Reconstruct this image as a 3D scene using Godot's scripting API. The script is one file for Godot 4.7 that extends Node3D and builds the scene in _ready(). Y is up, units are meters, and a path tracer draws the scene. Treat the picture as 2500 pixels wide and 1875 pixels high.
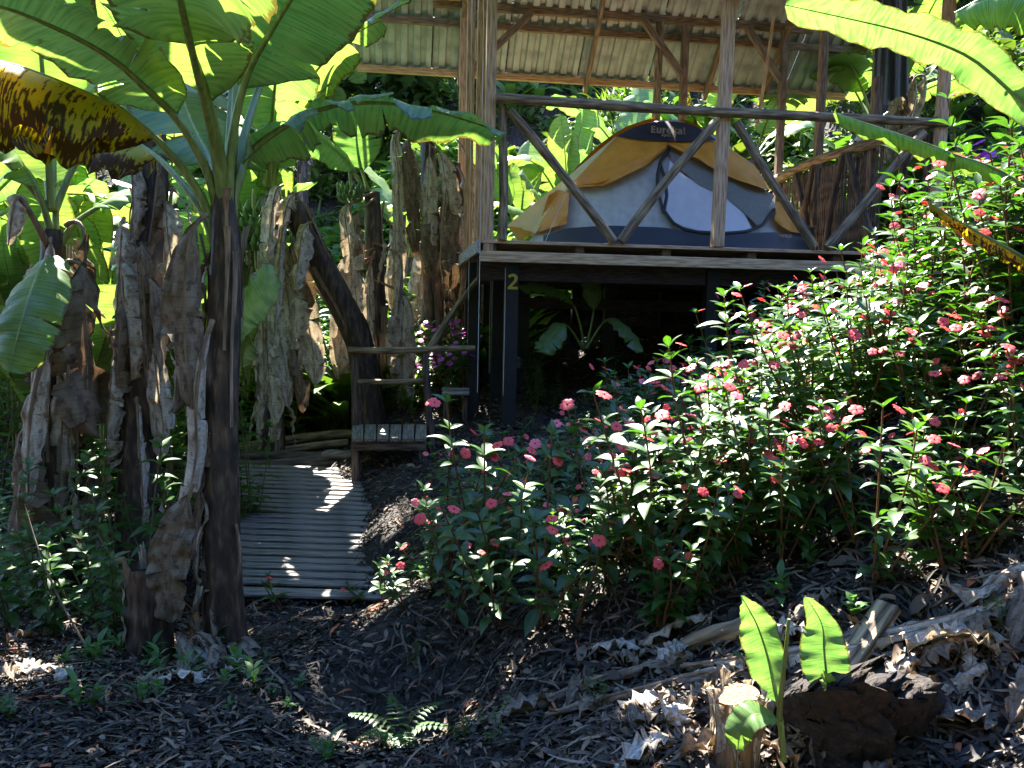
extends Node3D
# A tented platform shelter among banana plants on a wooded slope. Units are metres, y up; the camera stands at EYE.

const FOCAL := 2000.0
const EYE := Vector3(0, 1.6, 0)
var cam_b: Basis
var rng := RandomNumberGenerator.new()
var M := {}
var taken := {}
var heights := PackedFloat32Array()

class MB:
	# collects triangles for one mesh; normals follow the winding
	var v := PackedVector3Array()
	var uv := PackedVector2Array()
	var ix := PackedInt32Array()
	func vert(p: Vector3, t := Vector2.ZERO) -> int:
		v.append(p)
		uv.append(t)
		return v.size() - 1
	func tri(a: int, b: int, c: int) -> void:
		ix.append(a)
		ix.append(b)
		ix.append(c)
	func quad(a: int, b: int, c: int, d: int) -> void:
		tri(a, b, c)
		tri(a, c, d)
	func poly(pts: Array, out: Vector3) -> void:
		var n: Vector3 = (pts[2] - pts[0]).cross(pts[1] - pts[0])
		if n.dot(out) < 0.0:
			pts = pts.duplicate()
			pts.reverse()
		var i0 := v.size()
		for p in pts:
			vert(p)
		for k in range(1, pts.size() - 1):
			tri(i0, i0 + k, i0 + k + 1)
	func box(x: Transform3D, s: Vector3, ch := 0.004) -> void:
		var h := s * 0.5
		ch = minf(ch, minf(h.x, minf(h.y, h.z)) * 0.45)
		var k := h - Vector3.ONE * ch
		for ax in 3:
			var b := (ax + 1) % 3
			var c := (ax + 2) % 3
			for sg in [-1.0, 1.0]:
				var pts := []
				for q in [[-1, -1], [1, -1], [1, 1], [-1, 1]]:
					var p := Vector3.ZERO
					p[ax] = h[ax] * sg
					p[b] = k[b] * q[0]
					p[c] = k[c] * q[1]
					pts.append(x * p)
				var o := Vector3.ZERO
				o[ax] = sg
				poly(pts, x.basis * o)
			for s1 in [-1.0, 1.0]:
				for s2 in [-1.0, 1.0]:
					var e := []
					for q in [[-1, 0], [1, 0], [1, 1], [-1, 1]]:
						var p := Vector3.ZERO
						p[ax] = k[ax] * q[0]
						p[b] = (h[b] if q[1] == 0 else k[b]) * s1
						p[c] = (k[c] if q[1] == 0 else h[c]) * s2
						e.append(x * p)
					var o := Vector3.ZERO
					o[b] = s1
					o[c] = s2
					poly(e, x.basis * o)
		for s1 in [-1.0, 1.0]:
			for s2 in [-1.0, 1.0]:
				for s3 in [-1.0, 1.0]:
					var sg := Vector3(s1, s2, s3)
					poly([x * (Vector3(h.x, k.y, k.z) * sg), x * (Vector3(k.x, h.y, k.z) * sg), x * (Vector3(k.x, k.y, h.z) * sg)], x.basis * sg)
	func tube(pts: Array, rad: Array, sides := 8, caps := true) -> void:
		var n := pts.size()
		var t: Vector3 = (pts[1] - pts[0]).normalized()
		var u := t.cross(Vector3(0.31, 0.87, 0.38) if absf(t.y) < 0.9 else Vector3(1, 0.1, 0.2)).normalized()
		var i0 := v.size()
		for i in n:
			var t2: Vector3 = (pts[mini(i + 1, n - 1)] - pts[maxi(i - 1, 0)]).normalized()
			u = (u - t2 * u.dot(t2)).normalized()
			var w := t2.cross(u)
			for j in sides:
				var a := TAU * j / sides
				vert(pts[i] + (u * cos(a) + w * sin(a)) * rad[i], Vector2(float(j) / sides, float(i) / (n - 1)))
		for i in n - 1:
			for j in sides:
				var a := i0 + i * sides + j
				var b := i0 + i * sides + (j + 1) % sides
				quad(a, a + sides, b + sides, b)
		if caps:
			for e in [0, n - 1]:
				var ring := []
				for j in sides:
					ring.append(v[i0 + e * sides + j])
				poly(ring, (pts[0] - pts[1]) if e == 0 else (pts[n - 1] - pts[n - 2]))
	func grid(rows: Array, uvs: Array, flip := false) -> void:
		var i0 := v.size()
		var m: int = rows[0].size()
		for i in rows.size():
			for j in m:
				vert(rows[i][j], uvs[i][j])
		for i in rows.size() - 1:
			for j in m - 1:
				var a := i0 + i * m + j
				if flip:
					quad(a, a + m, a + m + 1, a + 1)
				else:
					quad(a, a + 1, a + m + 1, a + m)
	func mesh() -> ArrayMesh:
		var n := PackedVector3Array()
		n.resize(v.size())
		for k in range(0, ix.size(), 3):
			var a := ix[k]
			var b := ix[k + 1]
			var c := ix[k + 2]
			var f := (v[c] - v[a]).cross(v[b] - v[a])
			n[a] += f
			n[b] += f
			n[c] += f
		for i in n.size():
			n[i] = n[i].normalized() if n[i].length_squared() > 1e-20 else Vector3.UP
		var arr := []
		arr.resize(Mesh.ARRAY_MAX)
		arr[Mesh.ARRAY_VERTEX] = v
		arr[Mesh.ARRAY_NORMAL] = n
		arr[Mesh.ARRAY_TEX_UV] = uv
		arr[Mesh.ARRAY_INDEX] = ix
		var m := ArrayMesh.new()
		m.add_surface_from_arrays(Mesh.PRIMITIVE_TRIANGLES, arr)
		return m

func rnd(a: float, b: float) -> float:
	return rng.randf_range(a, b)

func P(px: float, py: float, d: float) -> Vector3:
	# the point d metres ahead that the lens shows at that spot of the 2500 x 1875 frame
	var r := cam_b * Vector3((px - 1250.0) / FOCAL, (937.5 - py) / FOCAL, -1.0)
	return EYE + r * (d / -r.z)

func numbered(called: String) -> String:
	var n: int = taken.get(called, 0)
	taken[called] = n + 1
	return called if n == 0 else "%s_%03d" % [called, n]

func thing(called: String, label: String, category: String, at := Vector3.ZERO, group := "") -> Node3D:
	var o := Node3D.new()
	o.name = numbered(called)
	add_child(o)
	o.position = at
	o.set_meta("label", label)
	o.set_meta("category", category)
	if group:
		o.set_meta("group", group)
	return o

func origin_of(parent: Node3D) -> Transform3D:
	var t := Transform3D()
	var p = parent
	while p != self and p is Node3D:
		t = p.transform * t
		p = p.get_parent()
	return t

func put(parent: Node3D, called: String, m: Mesh, mt: Material, x := Transform3D()) -> MeshInstance3D:
	# x is in world axes; the node goes under its parent
	var o := MeshInstance3D.new()
	o.name = called
	o.mesh = m
	o.material_override = mt
	o.transform = origin_of(parent).affine_inverse() * x
	parent.add_child(o, true)
	return o

func along(p0: Vector3, p1: Vector3, ref := Vector3.UP) -> Transform3D:
	# local y from p0 to p1, local z as near ref as it can be; origin half-way
	var y := (p1 - p0).normalized()
	if absf(y.dot(ref)) > 0.98:
		ref = Vector3(0.1, 0, 1)
	var z := (ref - y * ref.dot(y)).normalized()
	return Transform3D(Basis(y.cross(z), y, z), (p0 + p1) * 0.5)

func beam(parent: Node3D, called: String, p0: Vector3, p1: Vector3, sx: float, sz: float, mt: Material, ref := Vector3.UP) -> MeshInstance3D:
	var b := MB.new()
	b.box(Transform3D(), Vector3(sx, p0.distance_to(p1), sz))
	return put(parent, called, b.mesh(), mt, along(p0, p1, ref))

func pole(parent: Node3D, called: String, p0: Vector3, p1: Vector3, r0: float, r1: float, mt: Material, bend := 0.012, sides := 10) -> MeshInstance3D:
	var b := MB.new()
	var l := p0.distance_to(p1)
	var pts := []
	var rad := []
	var n := clampi(int(l / 0.14), 4, 14)
	var ph := rnd(0, 6)
	for i in n + 1:
		var t := float(i) / n
		pts.append(Vector3(sin(t * 4.0 + ph) * bend, (t - 0.5) * l, cos(t * 5.3 + ph) * bend))
		rad.append(lerpf(r0, r1, t) * rnd(0.93, 1.08))
	b.tube(pts, rad, sides)
	return put(parent, called, b.mesh(), mt, along(p0, p1))

# ---------------------------------------------------------------- materials
func noise(sd: int, freq: float, oct := 4) -> FastNoiseLite:
	var n := FastNoiseLite.new()
	n.noise_type = FastNoiseLite.TYPE_SIMPLEX_SMOOTH
	n.seed = sd
	n.frequency = freq
	n.fractal_octaves = oct
	return n

func noise_texture(nz: FastNoiseLite, cols: Array, size := 256) -> NoiseTexture2D:
	var t := NoiseTexture2D.new()
	t.width = size
	t.height = size
	t.seamless = true
	t.noise = nz
	if cols.size():
		var g := Gradient.new()
		var offs := PackedFloat32Array()
		var cs := PackedColorArray()
		for i in cols.size():
			offs.append(0.15 + 0.7 * i / (cols.size() - 1.0))
			cs.append(cols[i])
		g.offsets = offs
		g.colors = cs
		t.color_ramp = g
	return t

var grey_tex: NoiseTexture2D

func mat(called: String, cols: Array, freq: float, scale: Vector3, rough: float, bump := 0.0, bl = null, spec := 0.5) -> StandardMaterial3D:
	var m := StandardMaterial3D.new()
	m.resource_name = called
	m.roughness = rough
	m.metallic_specular = spec
	if cols.size() == 1:
		m.albedo_color = cols[0]
	else:
		m.albedo_texture = noise_texture(noise(called.hash() % 1000, freq), cols)
		m.uv1_triplanar = true
		m.uv1_scale = scale
	if bump > 0.0:
		m.heightmap_enabled = true
		m.heightmap_texture = grey_tex
		m.heightmap_scale = bump
		m.uv1_triplanar = true
		m.uv1_scale = scale
	if bl != null:
		m.backlight_enabled = true
		m.backlight = bl
	M[called] = m
	return m

func c8(r: int, g: int, b: int) -> Color:
	return Color8(r, g, b)

func leaf_image(kind: String, sd: int) -> ImageTexture:
	# u runs along the leaf, v across it; the ribs run from the midrib to the edge
	var w := 384
	var h := 128
	var im := Image.create(w, h, false, Image.FORMAT_RGB8)
	var fine := noise(sd, 0.16, 3)
	var big := noise(sd + 1, 0.013, 3)
	var spot := noise(sd + 2, 0.07 if kind != "yellow" else 0.16, 4)
	for y in h:
		var a := absf(2.0 * y / (h - 1) - 1.0)
		for x in w:
			var s := fine.get_noise_2d(x + a * 14.0, a * 5.0)
			var g := big.get_noise_2d(x, y * 2.0)
			var c: Color
			match kind:
				"green":
					c = Color(0.43, 0.54, 0.31).lerp(Color(0.50, 0.58, 0.34), clampf(0.5 + g, 0, 1))
					c = c.lerp(Color(0.31, 0.43, 0.24), clampf(s * 1.2, 0, 0.7)).lerp(Color(0.56, 0.62, 0.38), clampf(-s * 0.9, 0, 0.6))
					if spot.get_noise_2d(x, y) > 0.52:
						c = c.lerp(Color(0.50, 0.40, 0.12), 0.6)
					if a > 0.95 + 0.09 * spot.get_noise_2d(x * 1.5, 5.0):
						c = c.lerp(Color(0.36, 0.27, 0.14), 0.8)
				"yellow":
					c = Color(0.62, 0.62, 0.12).lerp(Color(0.78, 0.66, 0.10), clampf(0.5 + g * 1.5, 0, 1))
					var k := spot.get_noise_2d(x * 0.9 + a * 12.0, y * 0.35) * 0.75 + s * 0.5 + (a - 0.52) * 1.0 + g * 0.7
					if k > 0.02:
						c = c.lerp(Color(0.20, 0.13, 0.06), clampf(k * 5.0, 0.0, 0.92))
				"dead":
					c = Color(0.76, 0.72, 0.66).lerp(Color(0.60, 0.55, 0.49), clampf(0.5 + g * 1.6, 0, 1))
					c = c.lerp(Color(0.30, 0.24, 0.19), clampf(s * 0.45, 0, 0.3)).lerp(Color(0.72, 0.67, 0.58), clampf(-s * 0.4, 0, 0.3)).lerp(Color(0.24, 0.19, 0.15), clampf(spot.get_noise_2d(x * 0.5, y * 0.5) * 1.6 - 0.3, 0, 0.4))
				"broad":
					c = Color(0.27, 0.42, 0.15).lerp(Color(0.36, 0.50, 0.19), clampf(0.5 + g, 0, 1))
					c = c.lerp(Color(0.20, 0.34, 0.11), clampf(s, 0, 0.5))
					if a < 0.09:
						c = c.lerp(Color(0.55, 0.55, 0.30), 0.6)
			im.set_pixel(x, y, c)
	return ImageTexture.create_from_image(im)

func leaf_mat(called: String, tex: Texture2D, tint: Color, bl: Color, rough: float, spec := 0.5) -> StandardMaterial3D:
	var m := StandardMaterial3D.new()
	m.resource_name = called
	m.albedo_texture = tex
	m.albedo_color = tint
	m.roughness = rough
	m.metallic_specular = spec
	m.backlight_enabled = true
	m.backlight = bl
	M[called] = m
	return m

func make_materials() -> void:
	grey_tex = noise_texture(noise(5, 0.03, 5), [])
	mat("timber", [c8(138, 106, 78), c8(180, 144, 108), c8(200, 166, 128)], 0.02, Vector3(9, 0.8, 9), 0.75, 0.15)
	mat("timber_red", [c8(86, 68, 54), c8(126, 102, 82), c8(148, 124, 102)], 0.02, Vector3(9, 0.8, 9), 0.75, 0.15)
	mat("timber_pale", [c8(150, 118, 84), c8(186, 152, 112), c8(206, 176, 134)], 0.02, Vector3(9, 0.8, 9), 0.7, 0.12)
	mat("timber_grey", [c8(104, 98, 100), c8(158, 150, 152), c8(178, 172, 172)], 0.02, Vector3(10, 0.9, 10), 0.7, 0.15)
	mat("log", [c8(66, 52, 38), c8(124, 104, 78), c8(162, 142, 110)], 0.022, Vector3(7, 0.7, 7), 0.85, 0.4)
	mat("log_dark", [c8(46, 36, 30), c8(86, 70, 58), c8(112, 96, 80)], 0.022, Vector3(8, 0.7, 8), 0.85, 0.4)
	mat("stick", [c8(52, 42, 34), c8(96, 80, 64), c8(126, 108, 88)], 0.03, Vector3(9, 1.2, 9), 0.85, 0.3)
	mat("board", [c8(66, 60, 54), c8(112, 104, 96), c8(142, 132, 122)], 0.022, Vector3(9, 0.7, 9), 0.52, 0.3)
	mat("black_paint", [c8(13, 13, 15), c8(20, 20, 23), c8(28, 27, 30)], 0.03, Vector3(5, 0.8, 5), 0.55, 0.1)
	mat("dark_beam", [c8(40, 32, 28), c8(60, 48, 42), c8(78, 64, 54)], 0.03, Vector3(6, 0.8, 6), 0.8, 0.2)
	mat("roof_sheet", [c8(122, 130, 138), c8(146, 153, 161), c8(160, 167, 175)], 0.012, Vector3(1.4, 1.4, 1.4), 0.45, 0.0)
	mat("soil", [c8(22, 17, 14), c8(40, 32, 27), c8(62, 52, 44)], 0.03, Vector3(1.3, 1.3, 1.3), 0.95, 3.0)
	M.soil.uv1_world_triplanar = true
	mat("mound_soil", [c8(18, 14, 11), c8(34, 26, 21), c8(58, 46, 36)], 0.04, Vector3(3, 3, 3), 0.95, 3.0)
	mat("pseudostem", [c8(20, 15, 11), c8(42, 31, 23), c8(66, 50, 37), c8(108, 86, 64)], 0.03, Vector3(3.2, 0.7, 3.2), 0.6, 0.8)
	mat("green_stem", [c8(78, 90, 38), c8(108, 120, 56), c8(136, 142, 76)], 0.02, Vector3(6, 0.8, 6), 0.4, 0.05)
	mat("midrib", [c8(84, 100, 46), c8(112, 128, 64), c8(138, 152, 84)], 0.02, Vector3(5, 1.2, 5), 0.35, 0.0, Color(0.5, 0.55, 0.3))
	mat("midrib_dead", [c8(74, 56, 42), c8(112, 90, 68), c8(142, 118, 92)], 0.02, Vector3(5, 1.2, 5), 0.8, 0.2)
	mat("dead_sheath", [c8(72, 58, 48), c8(122, 102, 84), c8(160, 140, 118)], 0.025, Vector3(7, 0.6, 7), 0.85, 0.5)
	mat("stump_fibre", [c8(52, 36, 26), c8(112, 84, 58), c8(156, 124, 90)], 0.025, Vector3(11, 0.7, 11), 0.85, 0.6)
	mat("stem_red", [c8(84, 52, 34), c8(112, 74, 44)], 0.03, Vector3(4, 2, 4), 0.5, 0.0, Color(0.5, 0.3, 0.15))
	mat("stem_weed", [c8(72, 66, 40), c8(98, 92, 54)], 0.03, Vector3(4, 2, 4), 0.7)
	mat("fruit", [c8(52, 84, 36), c8(74, 108, 46)], 0.03, Vector3(4, 2, 4), 0.45)
	mat("bark", [c8(38, 32, 28), c8(74, 64, 54), c8(104, 92, 78)], 0.03, Vector3(3, 0.8, 3), 0.9, 1.0)
	mat("root", [c8(84, 66, 50), c8(136, 112, 86)], 0.03, Vector3(5, 2, 5), 0.9)
	mat("yellow_paint", [c8(186, 172, 66), c8(214, 200, 88)], 0.05, Vector3(9, 9, 9), 0.6)
	mat("cord", [c8(196, 192, 184)], 0.02, Vector3(1, 1, 1), 0.8)
	mat("fly_amber", [c8(204, 132, 34), c8(222, 152, 46), c8(230, 164, 56)], 0.01, Vector3(2, 2, 2), 0.55, 0.0, Color(0.75, 0.66, 0.5))
	mat("fly_cream", [c8(214, 200, 142), c8(224, 210, 152), c8(230, 218, 164)], 0.01, Vector3(2, 2, 2), 0.55, 0.0, Color(0.7, 0.66, 0.5))
	mat("fly_gold", [c8(196, 160, 66), c8(208, 172, 78)], 0.01, Vector3(2, 2, 2), 0.55, 0.0, Color(0.7, 0.6, 0.4))
	mat("canopy_grey", [c8(160, 160, 156), c8(174, 174, 170), c8(184, 184, 180)], 0.012, Vector3(3, 3, 3), 0.7, 0.0, Color(0.5, 0.5, 0.5))
	mat("mesh_grey", [c8(112, 112, 106), c8(124, 124, 118)], 0.02, Vector3(5, 5, 5), 0.8, 0.0, Color(0.3, 0.3, 0.3))
	mat("door_white", [c8(198, 200, 212), c8(210, 212, 222)], 0.012, Vector3(3, 3, 3), 0.7, 0.0, Color(0.5, 0.5, 0.5))
	mat("navy", [c8(30, 31, 40), c8(38, 39, 50)], 0.02, Vector3(4, 4, 4), 0.6)
	mat("zip", [c8(30, 34, 36)], 0.02, Vector3(1, 1, 1), 0.6)
	mat("print_tan", [c8(148, 122, 90)], 0.02, Vector3(1, 1, 1), 0.7)
	mat("towel", [c8(84, 88, 94), c8(100, 104, 110), c8(112, 116, 122)], 0.05, Vector3(8, 8, 8), 0.95, 0.2)
	mat("petal_coral", [c8(224, 62, 60), c8(232, 78, 72)], 0.03, Vector3(9, 9, 9), 0.5, 0.0, Color(0.8, 0.6, 0.6))
	mat("petal_pink", [c8(234, 96, 106), c8(240, 122, 128)], 0.03, Vector3(9, 9, 9), 0.5, 0.0, Color(0.8, 0.6, 0.6))
	mat("petal_purple", [c8(192, 72, 172), c8(206, 94, 190)], 0.03, Vector3(9, 9, 9), 0.5, 0.0, Color(0.8, 0.6, 0.8))
	mat("petal_eye", [c8(150, 36, 48)], 0.02, Vector3(1, 1, 1), 0.6)
	var lg := leaf_image("green", 11)
	var lg2 := leaf_image("green", 47)
	var ly := leaf_image("yellow", 23)
	var ld := leaf_image("dead", 31)
	var ld2 := leaf_image("dead", 77)
	var lb := leaf_image("broad", 59)
	leaf_mat("leaf_a", lg, Color(1, 1, 1), Color(0.98, 1.0, 0.68), 0.38)
	leaf_mat("leaf_b", lg2, Color(0.9, 0.96, 0.9), Color(0.96, 1.0, 0.68), 0.38)
	leaf_mat("leaf_c", lg2, Color(0.94, 1.02, 1.0), Color(0.95, 1.0, 0.74), 0.38)
	leaf_mat("leaf_yellow", ly, Color(1, 1, 1), Color(1.0, 0.95, 0.5), 0.5)
	leaf_mat("leaf_dead", ld, Color(1, 1, 1), Color(0.7, 0.66, 0.58), 0.75, 0.4)
	leaf_mat("leaf_dead_dark", ld2, Color(0.66, 0.62, 0.58), Color(0.5, 0.44, 0.36), 0.8, 0.4)
	leaf_mat("leaf_impatiens", lb, Color(0.78, 0.83, 0.86), Color(0.92, 1.0, 0.5), 0.42, 0.62)
	leaf_mat("leaf_impatiens_pale", lb, Color(1.1, 1.08, 1.0), Color(0.95, 1.0, 0.5), 0.42, 0.62)
	leaf_mat("leaf_weed", lb, Color(0.78, 0.84, 0.84), Color(0.92, 1.0, 0.5), 0.45)
	for k in [["tuft", 0.5, Color(0.92, 1.0, 0.6)], ["litter", 0.7, Color(0.3, 0.26, 0.2)], ["crown", 0.45, Color(0.92, 1.0, 0.6)]]:
		var m := mat(k[0], [Color.WHITE], 0.02, Vector3(1, 1, 1), k[1], 0.0, k[2], 0.4)
		m.vertex_color_use_as_albedo = true

# ---------------------------------------------------------------- ground
# x, z and height above or below the eye, read off the slope
const LIE := [
	[0, 1, -1.6], [-2, 0, -1.75], [2, 0.5, -1.05], [-4, -2, -1.85], [0, -1.5, -1.52], [0.9, -1.5, -1.28], [1.6, -1.2, -1.05], [2.5, -1.5, -0.5],
	[-2.6, -4.5, -1.69], [-1.3, -3.7, -1.6], [-0.3, -2.7, -1.48], [0.35, -2.5, -1.17], [1.0, -1.86, -1.24], [0.75, -1.9, -1.24], [1.35, -1.85, -1.12], [1.0, -2.35, -0.74], [1.55, -2.2, -0.55], [1.95, -2.3, -0.3], [1.4, -2.9, -0.28], [0, -3.3, -1.17], [0.6, -2.9, -0.84],
	[-0.9, -4.2, -1.68], [-1.7, -4.5, -1.75], [-1.4, -4.9, -1.85], [-1.4, -5.6, -1.8], [-1.7, -6.2, -1.62], [-1.2, -6.1, -1.55], [-0.5, -5.2, -1.3], [-0.7, -6.1, -1.2],
	[2.0, -3.1, 0.1], [3, -3.3, 0.5], [2.4, -3.9, 0.15], [1.6, -4.0, -0.25], [0.6, -4.2, -0.78], [2.6, -4.8, -0.1], [4, -5, 0.6],
	[0, -6.2, -0.95], [0.2, -7.5, -0.75], [1.5, -6.2, -0.7], [3, -6.5, -0.3], [3, -8.5, 0.1], [1.5, -8.5, -0.35],
	[-1.1, -6.4, -1.24], [-1.0, -7.2, -1.0], [-0.6, -8, -0.75], [-2, -7.3, -1.28], [-1.8, -6.8, -1.45], [-1.8, -8.2, -1.05],
	[-3, -6.5, -1.65], [-3.5, -9, -1.6], [-5.5, -12, -1.8], [-2.6, -10, -0.9], [-5, -5, -1.75], [-7, -8, -1.8], [-9, -14, -1.5],
	[-1.5, -11, -0.2], [0, -10.5, 0.4], [2, -10.5, 0.9], [4.5, -9, 1.2], [6, -6, 1.4], [5, -3, 1.0], [-4, -15, 0.6], [-1, -14, 2.2], [2, -14, 3.2], [6, -13, 4.0],
	[-6, -20, 3.5], [0, -20, 6.5], [6, -20, 8], [0, -30, 13], [-12, -30, 10], [12, -30, 14], [0, -50, 24], [-25, -50, 20], [25, -50, 24], [-14, -20, 2], [14, -14, 5], [12, -5, 3.5],
	[0, 10, -2], [-10, 10, -2.5], [10, 10, 0], [-12, 0, -2], [-20, -8, -2], [0, 30, -3], [-40, 30, -4], [40, 30, 2], [40, -20, 12], [-40, -20, 2], [30, 0, 6]]
var rough_nz: FastNoiseLite
const GX := 14.0
const GS := 0.16
const GN := 176

func lie_of(x: float, z: float) -> float:
	var s := 0.0
	var t := 0.0
	for k in LIE:
		var d2: float = (x - k[0]) * (x - k[0]) + (z - k[1]) * (z - k[1]) + 0.05
		var w := 1.0 / (d2 * sqrt(d2))
		s += w
		t += w * k[2]
	return t / s + EYE.y + 0.045 * rough_nz.get_noise_2d(x * 60.0, z * 60.0) + 0.10 * rough_nz.get_noise_2d(x * 12.0 + 90.0, z * 12.0)

func G(x: float, z: float) -> float:
	var i := (x + GX) / GS
	var j := (2.0 - z) / GS
	if i < 0 or j < 0 or i >= GN - 1 or j >= GN - 1:
		return lie_of(x, z)
	var a := int(i)
	var b := int(j)
	var u := i - a
	var w := j - b
	var k := b * GN + a
	return lerpf(lerpf(heights[k], heights[k + 1], u), lerpf(heights[k + GN], heights[k + GN + 1], u), w)

func on_ground(x: float, z: float, lift := 0.0) -> Vector3:
	return Vector3(x, G(x, z) + lift, z)

func foot(px: float, d: float, lift := 0.0) -> Vector3:
	# a spot on the ground that is d metres ahead, in that column of the frame
	var p := P(px, 1000, d)
	return on_ground(p.x, p.z, lift)

func hit(px: float, py: float, lift := 0.0) -> Vector3:
	# where the line of sight through that spot first meets the ground
	var d := 1.3
	while d < 12.0:
		var p := P(px, py, d)
		if p.y <= G(p.x, p.z):
			return p + Vector3(0, lift, 0)
		d += 0.01
	return P(px, py, 12.0)

func slope_at(x: float, z: float) -> Vector3:
	return Vector3(G(x - 0.12, z) - G(x + 0.12, z), 0.24, G(x, z - 0.12) - G(x, z + 0.12)).normalized()

func spread(fine0: float, fine1: float, step: float, lo: float, hi: float) -> Array:
	var out := []
	var x := fine0
	var g := step
	while x > lo:
		g *= 1.22
		x -= g
		out.push_front(maxf(x, lo))
	x = fine0
	while x < fine1:
		out.append(x)
		x += step
	g = step
	while x < hi:
		out.append(x)
		g *= 1.22
		x += g
	out.append(hi)
	return out

func make_ground() -> void:
	rough_nz = noise(3, 0.03, 4)
	heights.resize(GN * GN)
	for b in GN:
		for a in GN:
			heights[b * GN + a] = lie_of(-GX + a * GS, 2.0 - b * GS)
	var xs := spread(-4.5, 4.5, 0.075, -60, 60)
	var zs := spread(-9.0, -0.8, 0.075, -70, 40)
	var m := MB.new()
	var rows := []
	var uvs := []
	var fine := noise(8, 0.06, 3)
	for z in zs:
		var r := PackedVector3Array()
		var t := PackedVector2Array()
		for x in xs:
			r.append(Vector3(x, G(x, z) + 0.018 * fine.get_noise_2d(x * 90.0, z * 90.0), z))
			t.append(Vector2(x, z))
		rows.append(r)
		uvs.append(t)
	m.grid(rows, uvs)
	var o := put(self, "ground", m.mesh(), M.soil)
	o.set_meta("kind", "structure")

func copies(called: String, label: String, category: String, m: Mesh, mt: Material, xs: Array, cs: Array, parent: Node3D = self) -> MultiMeshInstance3D:
	var mm := MultiMesh.new()
	mm.transform_format = MultiMesh.TRANSFORM_3D
	mm.use_colors = cs.size() > 0
	mm.mesh = m
	mm.instance_count = xs.size()
	for i in xs.size():
		mm.set_instance_transform(i, xs[i])
		if cs.size():
			mm.set_instance_color(i, cs[i])
	var o := MultiMeshInstance3D.new()
	o.name = numbered(called) if parent == self else called
	o.multimesh = mm
	o.material_override = mt
	parent.add_child(o, true)
	o.set_meta("kind", "stuff")
	if parent == self:
		o.set_meta("label", label)
		o.set_meta("category", category)
	return o

func lying(p: Vector3, n: Vector3, turn: float, s: Vector3, tilt := 0.0) -> Transform3D:
	var b := Basis(Quaternion(Vector3.UP, n)) * Basis(Vector3.UP, turn) * Basis(Vector3.RIGHT, tilt)
	return Transform3D(b * Basis.from_scale(s), p)

func strip_mesh(l: float, w: float, curl: float, twist: float, n := 5, crumple := 0.0) -> ArrayMesh:
	# a curled scrap of dead leaf that lies along z
	var m := MB.new()
	var rows := []
	var uvs := []
	for i in n + 1:
		var t := float(i) / n - 0.5
		var ww := w * (1.0 - 3.2 * t * t) + 0.002
		var a := twist * t
		var c := Vector3(0.06 * l * sin(t * 5.0), curl * (0.25 - t * t) * l, t * l)
		var side := Vector3(cos(a), sin(a), 0)
		var r := PackedVector3Array()
		var q := PackedVector2Array()
		for j in 3:
			r.append(c + side * ww * (j - 1) + Vector3(0, absf(j - 1.0) * ww * 0.55 + rnd(-crumple, crumple), 0))
			q.append(Vector2(t + 0.5, j * 0.5))
		rows.append(r)
		uvs.append(q)
	m.grid(rows, uvs)
	return m.mesh()

func make_litter() -> void:
	rng.seed = 101
	var kinds := [strip_mesh(0.10, 0.0035, 0.25, 2.6), strip_mesh(0.06, 0.008, 0.35, 1.6, 5, 0.004), strip_mesh(0.10, 0.02, 0.3, 0.8, 6, 0.01), strip_mesh(0.17, 0.0026, 0.12, 0.9), strip_mesh(0.035, 0.006, 0.5, 2.0)]
	var shares := [39000, 18000, 1500, 25000, 39000]
	var names := ["thin curled shreds of dead leaf strewn over the slope", "curled dead leaf scraps strewn over the slope", "broad crumpled dead leaves strewn over the slope", "long dry fibres and stalks strewn over the slope", "small crumbs of dead leaf strewn over the slope"]
	for k in kinds.size():
		var xs := []
		var cs := []
		for i in shares[k]:
			var d := 1.3 + 8.2 * pow(rng.randf(), 1.5)
			var x := rnd(-0.86, 0.80) * (d + 0.7)
			var z := -d
			# the trodden path runs up to the boardwalk and is kept barer
			var bare := exp(-pow((x + 0.35 + (d - 2.6) * 0.42) / 0.3, 2.0)) if d < 4.3 else 0.0
			if rng.randf() < bare * 0.45:
				continue
			var s := rnd(0.35, 1.05)
			xs.append(lying(on_ground(x, z, 0.008 + rnd(0, 0.03)), slope_at(x, z), rnd(0, TAU) * 0.5 + rnd(-0.8, 0.8) + 1.2, Vector3(s, s, s), rnd(-0.35, 0.35)))
			var g := 0.010 + 0.14 * pow(rng.randf(), 3.2)
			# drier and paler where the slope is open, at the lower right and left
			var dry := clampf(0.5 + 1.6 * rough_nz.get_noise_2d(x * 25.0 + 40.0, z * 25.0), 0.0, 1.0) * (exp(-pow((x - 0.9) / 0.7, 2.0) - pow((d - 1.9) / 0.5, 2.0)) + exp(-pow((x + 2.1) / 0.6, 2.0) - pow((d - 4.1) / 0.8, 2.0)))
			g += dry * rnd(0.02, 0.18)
			var warm := rnd(0.0, 1.0)
			var c := Color(g * (1.20 + 0.28 * warm), g * (0.92 + 0.02 * warm), g * (0.68 - 0.16 * warm))
			if rng.randf() < 0.012:
				c = Color(0.34, 0.10, 0.04)
			cs.append(c)
		copies("leaf_litter", names[k], "leaf litter", kinds[k], M.litter, xs, cs)

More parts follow.
